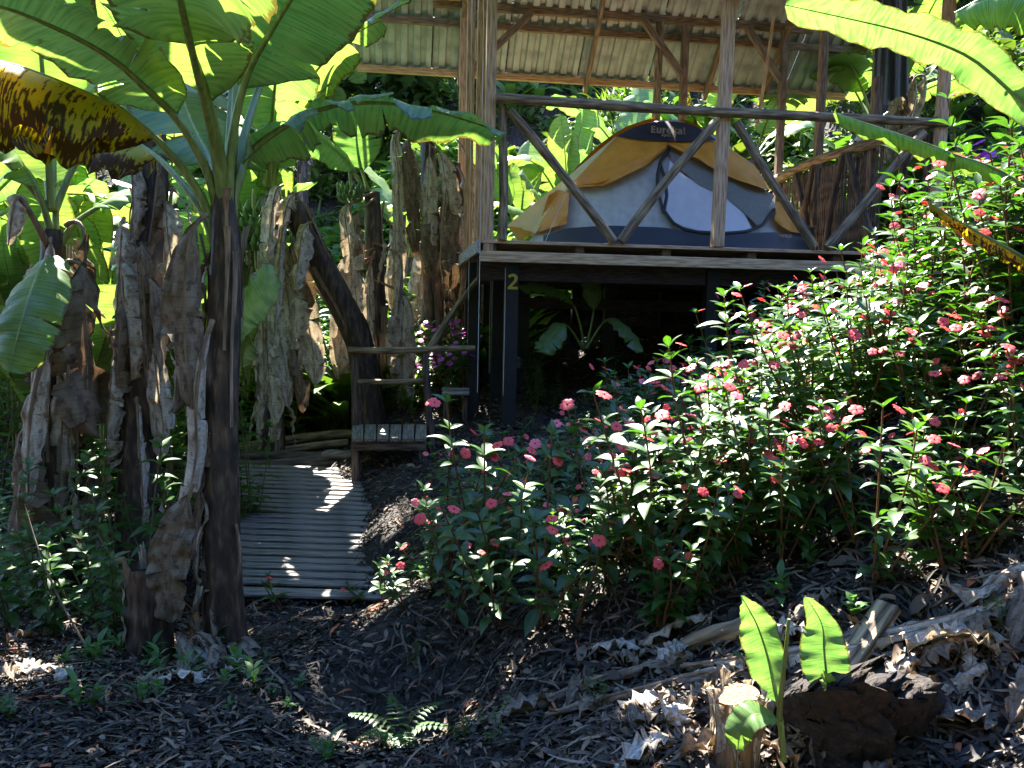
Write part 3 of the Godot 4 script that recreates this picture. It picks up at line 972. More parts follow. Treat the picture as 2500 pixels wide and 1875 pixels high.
func make_loose_things() -> void:
	rng.seed = 404
	# towel over a roof pole
	var m := MB.new()
	var rows := []
	var uvs := []
	for j in 25:
		var r := PackedVector3Array()
		var q := PackedVector2Array()
		for i in 21:
			var f := i / 20.0
			var g := j / 24.0
			var px := lerpf(2162, 2216, f) + (g - 0.5) * 6.0 - (1.0 - f) * g * 12.0
			var low := 252.0 - 34.0 * pow(f, 2.2) + 5.0 * sin(f * 9.0)
			r.append(P(px, lerpf(-60.0, low, g), 7.35 + 0.05 * sin(f * 17.0 + g * 1.5) * (0.35 + 0.5 * g) + 0.03 * sin(f * 7.0)))
			q.append(Vector2(f, g))
		rows.append(r)
		uvs.append(q)
	m.grid(rows, uvs)
	var tw := thing("towel", "grey towel hanging from the roof above the rail", "towel", P(2185, 250, 7.35))
	put(tw, "cloth", m.mesh(), M.towel)
	m = MB.new()
	rows = []
	uvs = []
	for j in 13:
		var r := PackedVector3Array()
		var q := PackedVector2Array()
		for i in 9:
			var f := i / 8.0
			var g := j / 12.0
			r.append(P(lerpf(2142, 2180, f) - g * 8.0, lerpf(-60, 190 - f * 12.0, g), 7.42 + 0.04 * sin(f * 9.0 + g)))
			q.append(Vector2(f, g))
		rows.append(r)
		uvs.append(q)
	m.grid(rows, uvs)
	put(tw, "back_fold", m.mesh(), M.towel)
	# chest on the deck
	var c := thing("wooden_chest", "dark wooden chest on the deck beside the stick wall", "chest", H(2.98, 1.3, 0))
	beam(c, "box", H(2.78, 1.3, 0.145), H(3.2, 1.3, 0.145), 0.36, 0.28, M.dark_beam)
	beam(c, "lid", H(2.76, 1.3, 0.30), H(3.22, 1.3, 0.30), 0.38, 0.025, M.log_dark)
	# bench
	var b := thing("wooden_bench", "weathered slatted bench with pole back beside the boardwalk", "bench", foot(950, 6.4))
	for k in 6:
		var px := 872.0 + k * 31.0
		beam(b, "seat_slat", P(px, 1074, 6.16), P(px + 2, 1040, 6.62), 0.086, 0.03, M.board)
	beam(b, "apron", P(862, 1088, 6.2), P(1040, 1088, 6.2), 0.035, 0.07, M.log_dark)
	beam(b, "apron", P(862, 1058, 6.62), P(1060, 1056, 6.62), 0.035, 0.07, M.log_dark)
	var g0 := P(868, 1100, 6.2)
	beam(b, "leg", P(868, 1078, 6.24), Vector3(g0.x, G(g0.x, g0.z) - 0.08, g0.z - 0.03), 0.06, 0.06, M.log_dark, Vector3.BACK)
	var g1 := P(1035, 1100, 6.24)
	beam(b, "leg", P(1030, 1078, 6.24), Vector3(g1.x, G(g1.x, g1.z) - 0.08, g1.z), 0.06, 0.06, M.log_dark, Vector3.BACK)
	pole(b, "back_post", P(866, 862, 6.6), P(872, 1160, 6.6), 0.03, 0.032, M.log_dark, 0.004)
	pole(b, "back_post", P(1038, 862, 6.6), P(1056, 1130, 6.6), 0.03, 0.032, M.log_dark, 0.004)
	pole(b, "back_rail", P(850, 855, 6.56), P(1160, 852, 6.62), 0.027, 0.025, M.log, 0.006)
	pole(b, "back_rail", P(868, 932, 6.6), P(1042, 930, 6.6), 0.02, 0.02, M.log, 0.004)
	var hr := thing("handrail_pole", "slanting round pole leaning from bench rail to platform", "pole", P(1046, 850, 6.72))
	pole(hr, "pole", P(1046, 852, 6.72), P(1166, 680, 7.1), 0.03, 0.026, M.log, 0.01)
	var st := thing("wooden_step", "small low plank stool under the platform corner", "step", foot(1112, 7.0))
	for k in 2:
		beam(st, "plank", P(1080, 950 + k * 10, 7.15 - k * 0.14), P(1146, 950 + k * 10, 7.15 - k * 0.14), 0.12, 0.025, M.timber_grey)
	for px in [1090.0, 1136.0]:
		var q := P(px, 960, 7.07)
		beam(st, "leg", q + Vector3(0, -0.03, 0), Vector3(q.x, G(q.x, q.z) - 0.05, q.z), 0.05, 0.05, M.log_dark, Vector3.BACK)
	# boardwalk
	var bw := thing("boardwalk", "grey plank boardwalk ramp leading up to the bench", "boardwalk", foot(700, 5.4))
	var edge := [[4.3, 946], [4.7, 940], [5.0, 925], [5.3, 911], [5.6, 898], [6.0, 880], [6.3, 862], [6.6, 842]]
	var d := 4.39
	var left := []
	var right := []
	while d < 6.56:
		var wd := 0.115 if d < 4.42 else rnd(0.078, 0.088)
		var er := 942.0
		for k in edge.size() - 1:
			if d >= edge[k][0]:
				er = remap(d, edge[k][0], edge[k + 1][0], edge[k][1], edge[k + 1][1])
		var y := EYE.y + remap(d, 4.4, 6.5, -1.595, -1.33)
		var r := P(er + 14.0, 1200, d)
		r.y = y + rnd(-0.002, 0.002)
		r.x += rnd(-0.012, 0.012)
		var l := r + Vector3(-1.07 + rnd(-0.015, 0.015), 0.012 + rnd(-0.002, 0.002), rnd(-0.003, 0.003))
		beam(bw, "board", l, r, wd, 0.02, M.board)
		left.append(l + Vector3(0.1, -0.045, 0))
		right.append(r + Vector3(-0.08, -0.045, 0))
		d += wd + 0.013
	for sd in [left, right]:
		for k in 3:
			var i0 := int(k * (sd.size() - 1) / 3.0)
			var i1 := int((k + 1) * (sd.size() - 1) / 3.0)
			beam(bw, "stringer", sd[i0], sd[i1], 0.05, 0.065, M.log_dark)
	for q in [left[0], right[0], left[8], right[8], left[16], right[16]]:
		pole(bw, "support", q + Vector3(0, -0.03, -0.06), Vector3(q.x, G(q.x, q.z) - 0.12, q.z - 0.06), 0.035, 0.035, M.log_dark)
	# steps of logs above the boardwalk
	var names := ["split timber along the top of the log step", "upper round log of the step beyond the boardwalk", "middle round log of the step beyond the boardwalk", "lower thick log at the head of the boardwalk", "short pale log end beside the bench leg"]
	var ls := [[560, 1092, 862, 1060, 7.1, 0.045], [590, 1102, 850, 1085, 6.95, 0.035], [580, 1118, 858, 1108, 6.85, 0.05], [575, 1136, 850, 1132, 6.72, 0.06], [790, 1116, 862, 1106, 6.7, 0.045]]
	for k in ls.size():
		var q = ls[k]
		var o := thing("step_log", names[k], "log", P((q[0] + q[2]) * 0.5, (q[1] + q[3]) * 0.5, q[4]), "logs of the step at the head of the boardwalk")
		pole(o, "trunk", P(q[0], q[1], q[4]), P(q[2], q[3], q[4]), q[5], q[5] * 0.9, M.board if k == 4 else M.log_dark if k > 1 else M.log, 0.015, 12)

# ---------------------------------------------------------------- banana leaves
func smooth_path(pts: Array, n: int) -> Array:
	var c := []
	var k := pts.size() - 1
	for i in n + 1:
		var f := float(i) / n * k
		var s := mini(int(f), k - 1)
		var t := f - s
		var p0: Vector3 = pts[maxi(s - 1, 0)]
		var p1: Vector3 = pts[s]
		var p2: Vector3 = pts[s + 1]
		var p3: Vector3 = pts[mini(s + 2, k)]
		c.append(p1.cubic_interpolate(p2, p0, p3, t))
	return c

# path: points from the stem to the leaf tip. up: which way the upper face looks.
# o: start (where the blade begins), hw (half width), fold (rise of each half, radians), droop (how far it bends down across), tears, wave, rib, side (0 both, or -1/1 for one half only), crumple, tip
func banana_leaf(parent: Node3D, called: String, path: Array, up: Vector3, o: Dictionary, mt: Material, rib_mt: Material) -> MeshInstance3D:
	var N: int = o.get("n", 44)
	var c := smooth_path(path, N)
	var start: float = o.get("start", 0.25)
	var hw: float = o.get("hw", 0.28)
	var fold: float = o.get("fold", 0.25)
	var droop: float = o.get("droop", 0.5)
	var wave: float = o.get("wave", 0.012)
	var crumple: float = o.get("crumple", 0.0)
	var slant: float = o.get("slant", 0.22)
	var tears: int = o.get("tears", 3)
	var tipq: float = o.get("tip", 2.6)
	var point: float = o.get("point", 0.0)
	var twist: float = o.get("twist", 0.0)
	var MC: int = o.get("m", 6)
	var x := origin_of(parent).affine_inverse()
	var b := MB.new()
	var ts := []
	var us := []
	for i in N + 1:
		var t: Vector3 = (c[mini(i + 1, N)] - c[maxi(i - 1, 0)]).normalized()
		ts.append(t)
		us.append((up - t * up.dot(t)).normalized().rotated(t, twist * (float(i) / N - 0.6)))
	var sides: Array = [-1.0, 1.0]
	if o.has("side"):
		sides = [o.side]
	for sg: float in sides:
		var cuts := [0.0]
		for k in tears:
			cuts.append(rnd(0.06, 0.97))
		cuts.append(1.0)
		cuts.sort()
		var ph := rnd(0, 6)
		var hwl: float = hw * rnd(0.92, 1.05)
		for k in cuts.size() - 1:
			var a0: float = cuts[k]
			var a1: float = cuts[k + 1]
			if a1 - a0 < 0.012:
				continue
			var nr := maxi(2, int((a1 - a0) * N * (1.0 - start)))
			var dd: float = droop + (rnd(-0.35, 0.55) * o.get("ragged", 1.0) if tears > 0 else 0.0)
			var ff: float = fold + rnd(-0.12, 0.12) * o.get("ragged", 1.0)
			var short: float = 1.0 if tears == 0 else rnd(0.86, 1.0)
			var rows := []
			var uvs := []
			var mid := (a0 + a1) * 0.5
			for i in nr + 1:
				var s := lerpf(a0, a1, float(i) / nr)
				var r := PackedVector3Array()
				var q := PackedVector2Array()
				var wide := hwl * short * pow(maxf(0.0, 1.0 - pow(absf(2.0 * s - 1.0), tipq)), 0.55) + 0.002
				wide *= lerpf(1.0, sqrt(maxf(0.0, 1.0 - s)) * 1.25, point)
				var p := Vector3.ZERO
				for j in MC + 1:
					var a := float(j) / MC
					# pieces between two tears narrow a little towards the edge
					var se := lerpf(s, mid, a * a * (0.10 if tears > 0 else 0.0))
					var f := clampf((start + (1.0 - start) * se) * N, 0.0, N - 0.001)
					var i0 := int(f)
					var w := f - i0
					var cp: Vector3 = c[i0].lerp(c[i0 + 1], w)
					var tt: Vector3 = ts[i0].lerp(ts[i0 + 1], w).normalized()
					var uu: Vector3 = us[i0].lerp(us[i0 + 1], w)
					uu = (uu - tt * uu.dot(tt)).normalized()
					var sd: Vector3 = tt.cross(uu) * sg
					if j > 0:
						var an := ff - dd * a
						p.x += cos(an) * wide / MC
						p.y += sin(an) * wide / MC
					var lift := a * (wave * sin(s * 26.0 + ph) + wave * 0.7 * sin(s * 57.0 + ph * 2.0)) + crumple * (a * 1.6 * sin(s * 13.0 + a * 3.0 + ph) * sin(s * 7.0 - a * 4.0 + ph * 2.0) + 0.35 * a * sin(s * 41.0 + a * 2.0))
					r.append(x * (cp + sd * p.x + uu * (p.y + lift) + tt * (slant * p.x)))
					q.append(Vector2(se * 0.98 + 0.01, 0.5 + 0.5 * sg * a))
				rows.append(r)
				uvs.append(q)
			b.grid(rows, uvs, sg > 0)
	var node := MeshInstance3D.new()
	node.name = called
	node.mesh = b.mesh()
	node.material_override = mt
	parent.add_child(node, true)
	var rb := MB.new()
	var rp := []
	var rr := []
	var r0: float = o.get("rib", 0.024)
	for i in range(0, N + 1, 2):
		var t := float(i) / N
		var rad := lerpf(r0, r0 * 0.12, pow(t, 0.75))
		rp.append(x * (c[i] - us[i] * rad * 0.75))
		rr.append(rad)
	rb.tube(rp, rr, 8)
	var rib := MeshInstance3D.new()
	rib.name = "midrib"
	rib.mesh = rb.mesh()
	rib.material_override = rib_mt
	node.add_child(rib)
	return node

func arc_path(l: float, e0: float, e1: float, n := 8, bias := 1.4) -> Array:
	# runs out along z, first rising at e0 and ending at e1 radians
	var pts := [Vector3.ZERO]
	var p := Vector3.ZERO
	for i in n:
		var e := lerpf(e0, e1, pow((i + 0.5) / n, bias))
		p += Vector3(0, sin(e), cos(e)) * (l / n)
		pts.append(p)
	return pts

var leaf_kit := []       # [blade mesh, rib mesh] for plants further off
var dead_kit := []

func make_leaf_kits() -> void:
	rng.seed = 505
	var hold := Node3D.new()
	hold.name = "kit"
	add_child(hold)
	for k in [[1.9, 1.25, 0.5, 2], [1.8, 1.2, -0.2, 5], [1.7, 1.05, -0.7, 9], [1.9, 0.95, -0.9, 14], [1.6, 1.45, 1.1, 1], [1.75, 0.8, -0.3, 6], [1.5, 1.3, 0.2, 3]]:
		var o := banana_leaf(hold, "leaf", arc_path(k[0], k[1], k[2]), Vector3(0, 1, -0.4), {"hw": rnd(0.24, 0.31), "start": 0.24, "tears": k[3], "fold": 0.3, "droop": 0.75, "wave": 0.014, "n": 30, "m": 4, "rib": 0.022}, M.leaf_a, M.midrib)
		leaf_kit.append([o.mesh, o.get_child(0).mesh])
	for k in 8:
		# dead leaves: the stalk bends over near the top and the blade hangs limp and folded
		var l := rnd(0.8, 1.35)
		var pts := [Vector3.ZERO, Vector3(rnd(-0.02, 0.02), 0.03, 0.07)]
		var p := Vector3(0, -0.03, 0.12)
		for i in 6:
			pts.append(p)
			p += Vector3(rnd(-0.05, 0.05), -l / 6.0, rnd(-0.03, 0.03) * (1.0 + i * 0.3))
		var o := banana_leaf(hold, "leaf", pts, Vector3(rnd(-0.5, 0.5), 0.5, 1), {"hw": rnd(0.13, 0.21), "start": rnd(0.2, 0.32), "tears": 4, "fold": rnd(-0.8, -0.1), "droop": rnd(0.2, 1.2), "wave": 0.03, "crumple": 0.03, "ragged": 2.2, "slant": 0.5, "n": 30, "m": 6, "rib": 0.014, "tip": 1.9}, M.leaf_dead, M.midrib_dead)
		dead_kit.append([o.mesh, o.get_child(0).mesh])
	remove_child(hold)
	hold.free()

func kit_leaf(parent: Node3D, called: String, kit: Array, x: Transform3D, mt: Material, rib_mt: Material) -> void:
	var o := put(parent, called, kit[0], mt, x)
	put(o, "midrib", kit[1], rib_mt, x)

func pseudostem(parent: Node3D, pts: Array, r0: float, r1: float, sheaths: int, mt: Material = null) -> void:
	var c := smooth_path(pts, 22)
	var b := MB.new()
	var x := origin_of(parent).affine_inverse()
	var i0 := 0
	var S := 18
	for i in 23:
		var t := i / 22.0
		var up: Vector3 = (c[mini(i + 1, 22)] - c[maxi(i - 1, 0)]).normalized()
		var u := up.cross(Vector3(0, 0.1, 1)).normalized()
		var w := up.cross(u)
		for j in S:
			var a := TAU * j / S
			var r := lerpf(r0, r1, t) * (1.0 + 0.35 * exp(-t * 14.0))
			r *= 1.0 + 0.05 * sin(a * 3.0 + t * 5.0) + 0.045 * sin(a * 5.0 - t * 9.0) + 0.03 * sin(t * 31.0 + a)
			b.vert(x * (c[i] + (u * cos(a) + w * sin(a)) * r), Vector2(j / float(S), t))
	for i in 22:
		for j in S:
			var a := i0 + i * S + j
			var d := i0 + i * S + (j + 1) % S
			b.quad(a, a + S, d + S, d)
	var st := put(parent, "pseudostem", b.mesh(), mt if mt else M.pseudostem, origin_of(parent))
	# old leaf sheaths peel away from it
	for k in sheaths:
		var m := MB.new()
		var rows := []
		var uvs := []
		var a0 := rnd(0, TAU)
		var aw := rnd(0.25, 0.6)
		var t0 := rnd(0.0, 0.65)
		var tl := rnd(0.18, 0.34)
		var peel := rnd(0.01, 0.07)
		for i in 9:
			var f := i / 8.0
			var t := t0 + tl * f
			var ci := clampi(int(t * 22.0), 0, 21)
			var cp: Vector3 = c[ci].lerp(c[ci + 1], t * 22.0 - ci)
			var row := PackedVector3Array()
			var q := PackedVector2Array()
			for j in 5:
				var g := j / 4.0
				var a := a0 + aw * (g - 0.5) * (0.6 + 0.5 * f)
				var r := lerpf(r0, r1, t) * (1.04 + 0.35 * exp(-t * 14.0)) + 0.006 + peel * pow(f, 3.0) + 0.012 * absf(g - 0.5) * sin(f * 9.0 + k)
				row.append(x * (cp + Vector3(cos(a), 0, sin(a)) * r))
				q.append(Vector2(g, f))
			rows.append(row)
			uvs.append(q)
		m.grid(rows, uvs)
		put(st, "dead_sheath", m.mesh(), M.dead_sheath, origin_of(parent))

# a whole plant further off. lean: where its top stands relative to its foot
func banana_plant(label: String, base: Vector3, high: float, lean: Vector3, r: float, leaves: int, dead: int, group: String, size := 1.0, tilt := 0.0, turn := -1.0) -> Node3D:
	var t := thing("banana_plant", label, "banana plant", base, group)
	var top := base + Vector3(lean.x, high, lean.z)
	pseudostem(t, [base - Vector3(0, 0.1, 0), base.lerp(top, 0.5) - lean * 0.12, top], r, r * 0.62, 5)
	var mats := [M.leaf_a, M.leaf_b, M.leaf_c]
	var a := rnd(0, TAU) if turn < 0.0 else turn
	for k in leaves:
		a += 2.25 + rnd(-0.35, 0.35)
		var s := size * rnd(0.85, 1.12)
		var kit: Array = leaf_kit[rng.randi() % leaf_kit.size()]
		var bx := Basis(Vector3.UP, a) * Basis(Vector3.RIGHT, tilt + rnd(-0.15, 0.2)) * Basis(Vector3.BACK, rnd(-0.2, 0.2))
		var mt: Material = mats[rng.randi() % 3]
		if rng.randf() < 0.06:
			mt = M.leaf_yellow
		kit_leaf(t, "leaf", kit, Transform3D(bx.scaled(Vector3(s, s, s)), top + Vector3(0, rnd(-0.12, 0.04), 0)), mt, M.midrib)
	hang_dead(t, base, top, r, dead)
	return t

func hang_dead(t: Node3D, base: Vector3, top: Vector3, r: float, n: int, lo := 0.45, size := 1.0) -> void:
	for k in n:
		var f := rnd(lo, 1.02)
		var a := rnd(0, TAU)
		var kit: Array = dead_kit[rng.randi() % dead_kit.size()]
		var s := rnd(0.75, 1.15) * size
		kit_leaf(t, "dead_leaf", kit, Transform3D(Basis(Vector3.UP, a).scaled(Vector3(s, s, s)), base.lerp(top, f) + Vector3(sin(a), 0, cos(a)) * r * 0.8), M.leaf_dead if rng.randf() < 0.6 else M.leaf_dead_dark, M.midrib_dead)

func tatters(t: Node3D, base: Vector3, top: Vector3, r: float, n: int, a1 := 1.9, pale := 0.55) -> void:
	# thin torn strips that hang along a stem
	for k in n:
		var c := base.lerp(top, rnd(0.18, 0.98))
		var a := rnd(-1.9, a1)
		var out := Vector3(sin(a), 0, cos(a))
		var l := rnd(0.25, 0.75)
		var p := c + out * r * 0.9
		var bow := rnd(0.02, 0.09)
		var w := Vector3(rnd(-0.06, 0.06), 0, 0)
		banana_leaf(t, "dead_strip", [p, p + out * bow + Vector3(0, -l * 0.3, 0) + w * 0.4, p + out * bow * 0.8 + Vector3(0, -l * 0.65, 0) + w, p + out * bow * rnd(0.3, 1.6) + Vector3(0, -l, 0) + w * 1.4], out + Vector3(0, 0.1, 0), {"hw": rnd(0.012, 0.042), "start": 0.02, "fold": rnd(-0.4, 0.6), "droop": rnd(-0.3, 0.9), "tears": 2, "ragged": 1.2, "crumple": 0.008, "rib": 0.003, "n": 16, "m": 3, "tip": 2.4, "twist": rnd(-2.2, 2.2)}, M.leaf_dead if rng.randf() < pale else M.leaf_dead_dark, M.midrib_dead)

func fruit_bunch(parent: Node3D, at: Vector3, hands: int, size: float) -> void:
	var st := pole(parent, "fruit_stalk", at + Vector3(0, 0.12, 0), at - Vector3(0, hands * 0.075 * size + 0.1, 0), 0.016, 0.01, M.green_stem, 0.01, 8)
	var f := MB.new()
	var pts := []
	var rad := []
	for i in 6:
		var q := i / 5.0
		pts.append(Vector3(0, 0.13 * q * size, (0.02 + 0.06 * sin(q * 2.2)) * size))
		rad.append([0.008, 0.019, 0.023, 0.022, 0.016, 0.005][i] * size)
	f.tube(pts, rad, 6)
	var fm := f.mesh()
	for h in hands:
		for k in 13:
			var a := TAU * k / 13.0 + h * 0.3
			put(st, "banana", fm, M.fruit, Transform3D(Basis(Vector3.UP, a) * Basis(Vector3.RIGHT, 0.35 + rnd(-0.06, 0.06)), at - Vector3(0, h * 0.062 * size + 0.08, 0) + Vector3(sin(a), 0, cos(a)) * 0.035 * size * (1.3 - h * 0.1)))

# ---------------------------------------------------------------- flowering herbs
var imp_leaf := []
var flower_petals: ArrayMesh
var flower_eye: ArrayMesh

func make_herb_kits() -> void:
	rng.seed = 606
	for k in 3:
		var m := MB.new()
		leaf_shape(m, Transform3D(), 1.0, 0.185 + 0.025 * k, 0.1 + 0.12 * k, 7, 0.3)
		imp_leaf.append(m.mesh())
	var p := MB.new()
	for k in 5:
		var an := TAU * k / 5.0
		var rows := []
		var uvs := []
		for i in 4:
			var r := PackedVector3Array()
			var q := PackedVector2Array()
			var f := i / 3.0
			for j in 5:
				var g := (j - 2) / 2.0
				var wd: float = [0.03, 0.17, 0.225, 0.14][i]
				var dent := 0.1 * (1.0 - absf(g)) if i == 3 else 0.0
				var v := Vector3(g * wd, 0.07 * f - 0.07 * f * f - 0.05 * absf(g) * f + 0.012 * (k % 2), 0.06 + (0.48 - dent) * f - 0.05 * g * g * f)
				r.append(Basis(Vector3.UP, an) * v)
				q.append(Vector2(f, g * 0.5 + 0.5))
			rows.append(r)
			uvs.append(q)
		p.grid(rows, uvs)
	flower_petals = p.mesh()
	var e := MB.new()
	e.tube([Vector3(0, -0.02, 0), Vector3(0, 0.05, 0), Vector3(0, 0.09, 0)], [0.05, 0.06, 0.02], 6)
	e.tube([Vector3(0, -0.02, 0), Vector3(0.05, -0.25, 0.02), Vector3(0.2, -0.45, 0.05)], [0.025, 0.015, 0.008], 5)
	flower_eye = e.mesh()

# one herb with branching stems, whorled leaves and flowers held above them
func herb(t: Node3D, high: float, stems: int, apart: bool, petal: Material, leaf_mt: Material, stem_mt: Material, flowers: int, lsize := 0.125, fsize := 0.066) -> void:
	var joined := MB.new()
	for s in stems:
		var a := rnd(0, TAU)
		var out := 0.05 + rnd(0.0, 0.3) * high
		var h := high * rnd(0.72, 1.05)
		var pts := [Vector3.ZERO, Vector3(sin(a) * out * 0.35, h * 0.35, cos(a) * out * 0.35), Vector3(sin(a) * out * 0.75 + rnd(-0.02, 0.02), h * 0.7, cos(a) * out * 0.75), Vector3(sin(a) * out, h, cos(a) * out)]
		var c := smooth_path(pts, 12)
		var rad := []
		for i in 13:
			rad.append(lerpf(0.0052, 0.0028, i / 12.0))
		var sb := MB.new()
		sb.tube(c, rad, 6)
		var st := MeshInstance3D.new()
		st.name = "stem"
		st.mesh = sb.mesh()
		st.material_override = stem_mt
		t.add_child(st, true)
		var nodes := int(h / 0.07)
		var ang := rnd(0, TAU)
		for k in nodes:
			var f := 1.0 - 0.84 * k / float(nodes)
			var at: Vector3 = c[clampi(int(f * 12.0), 0, 12)]
			var whorl := 4 if k < 3 else 3
			if k > 3 and rng.randf() < 0.2:
				continue
			for q in whorl:
				ang += TAU / whorl + rnd(-0.3, 0.3)
				var l := lsize * (0.5 + 0.5 * minf(1.0, k / 2.0 + 0.2)) * rnd(0.55, 1.25)
				var tilt := lerpf(-0.6, 0.12, minf(1.0, k / 4.0)) + rnd(-0.22, 0.22)
				var b := Basis(Vector3.UP, ang) * Basis(Vector3.RIGHT, tilt) * Basis(Vector3.BACK, rnd(-0.25, 0.25))
				var x := Transform3D(b.scaled(Vector3(l, l, l)), at)
				if apart:
					var lf := MeshInstance3D.new()
					lf.name = "leaf"
					lf.mesh = imp_leaf[rng.randi() % 3]
					lf.material_override = leaf_mt
					lf.transform = x
					t.add_child(lf, true)
				else:
					leaf_shape(joined, x * Transform3D(Basis(), Vector3(0, 0, 0.08)), 1.0, 0.2, rnd(0.05, 0.35), 5, 0.3)
			ang += 0.6
	if not apart and joined.v.size():
		var fo := MeshInstance3D.new()
		fo.name = "foliage"
		fo.mesh = joined.mesh()
		fo.material_override = leaf_mt
		t.add_child(fo, true)
	for k in flowers:
		var st: MeshInstance3D = t.get_child(0)
		var tops := []
		for ch in t.get_children():
			if String(ch.name).begins_with("stem"):
				tops.append(ch)
		st = tops[k % tops.size()]
		var bb := st.mesh.get_aabb()
		var cx := bb.get_center()
		var top := Vector3(bb.end.x if absf(bb.end.x) > absf(bb.position.x) else bb.position.x, bb.end.y, bb.end.z if absf(bb.end.z) > absf(bb.position.z) else bb.position.z)
		var an := rnd(0, TAU)
		var p := top + Vector3(sin(an) * rnd(0.03, 0.11), rnd(-0.08, 0.045), cos(an) * rnd(0.03, 0.11))
		var s := fsize * rnd(0.85, 1.15)
		# the open faces look outward and up, mostly downhill
		var n := Vector3(rnd(-0.5, 0.5), rnd(0.55, 1.1), rnd(-0.1, 0.9)).normalized()
		var fl := MeshInstance3D.new()
		fl.name = "flower"
		fl.mesh = flower_petals
		fl.material_override = M.petal_pink if petal == M.petal_coral and rng.randf() < 0.1 else petal
		fl.transform = Transform3D(Basis(Quaternion(Vector3.UP, n)) * Basis(Vector3.UP, an).scaled(Vector3(s, s, s)), p)
		t.add_child(fl, true)
		var ey := MeshInstance3D.new()
		ey.name = "flower_centre"
		ey.mesh = flower_eye
		ey.material_override = M.petal_eye
		fl.add_child(ey)

# ---------------------------------------------------------------- the plants of the place
func px_path(a: Array) -> Array:
	var out := []
	for q in a:
		out.append(P(q[0], q[1], q[2]))
	return out

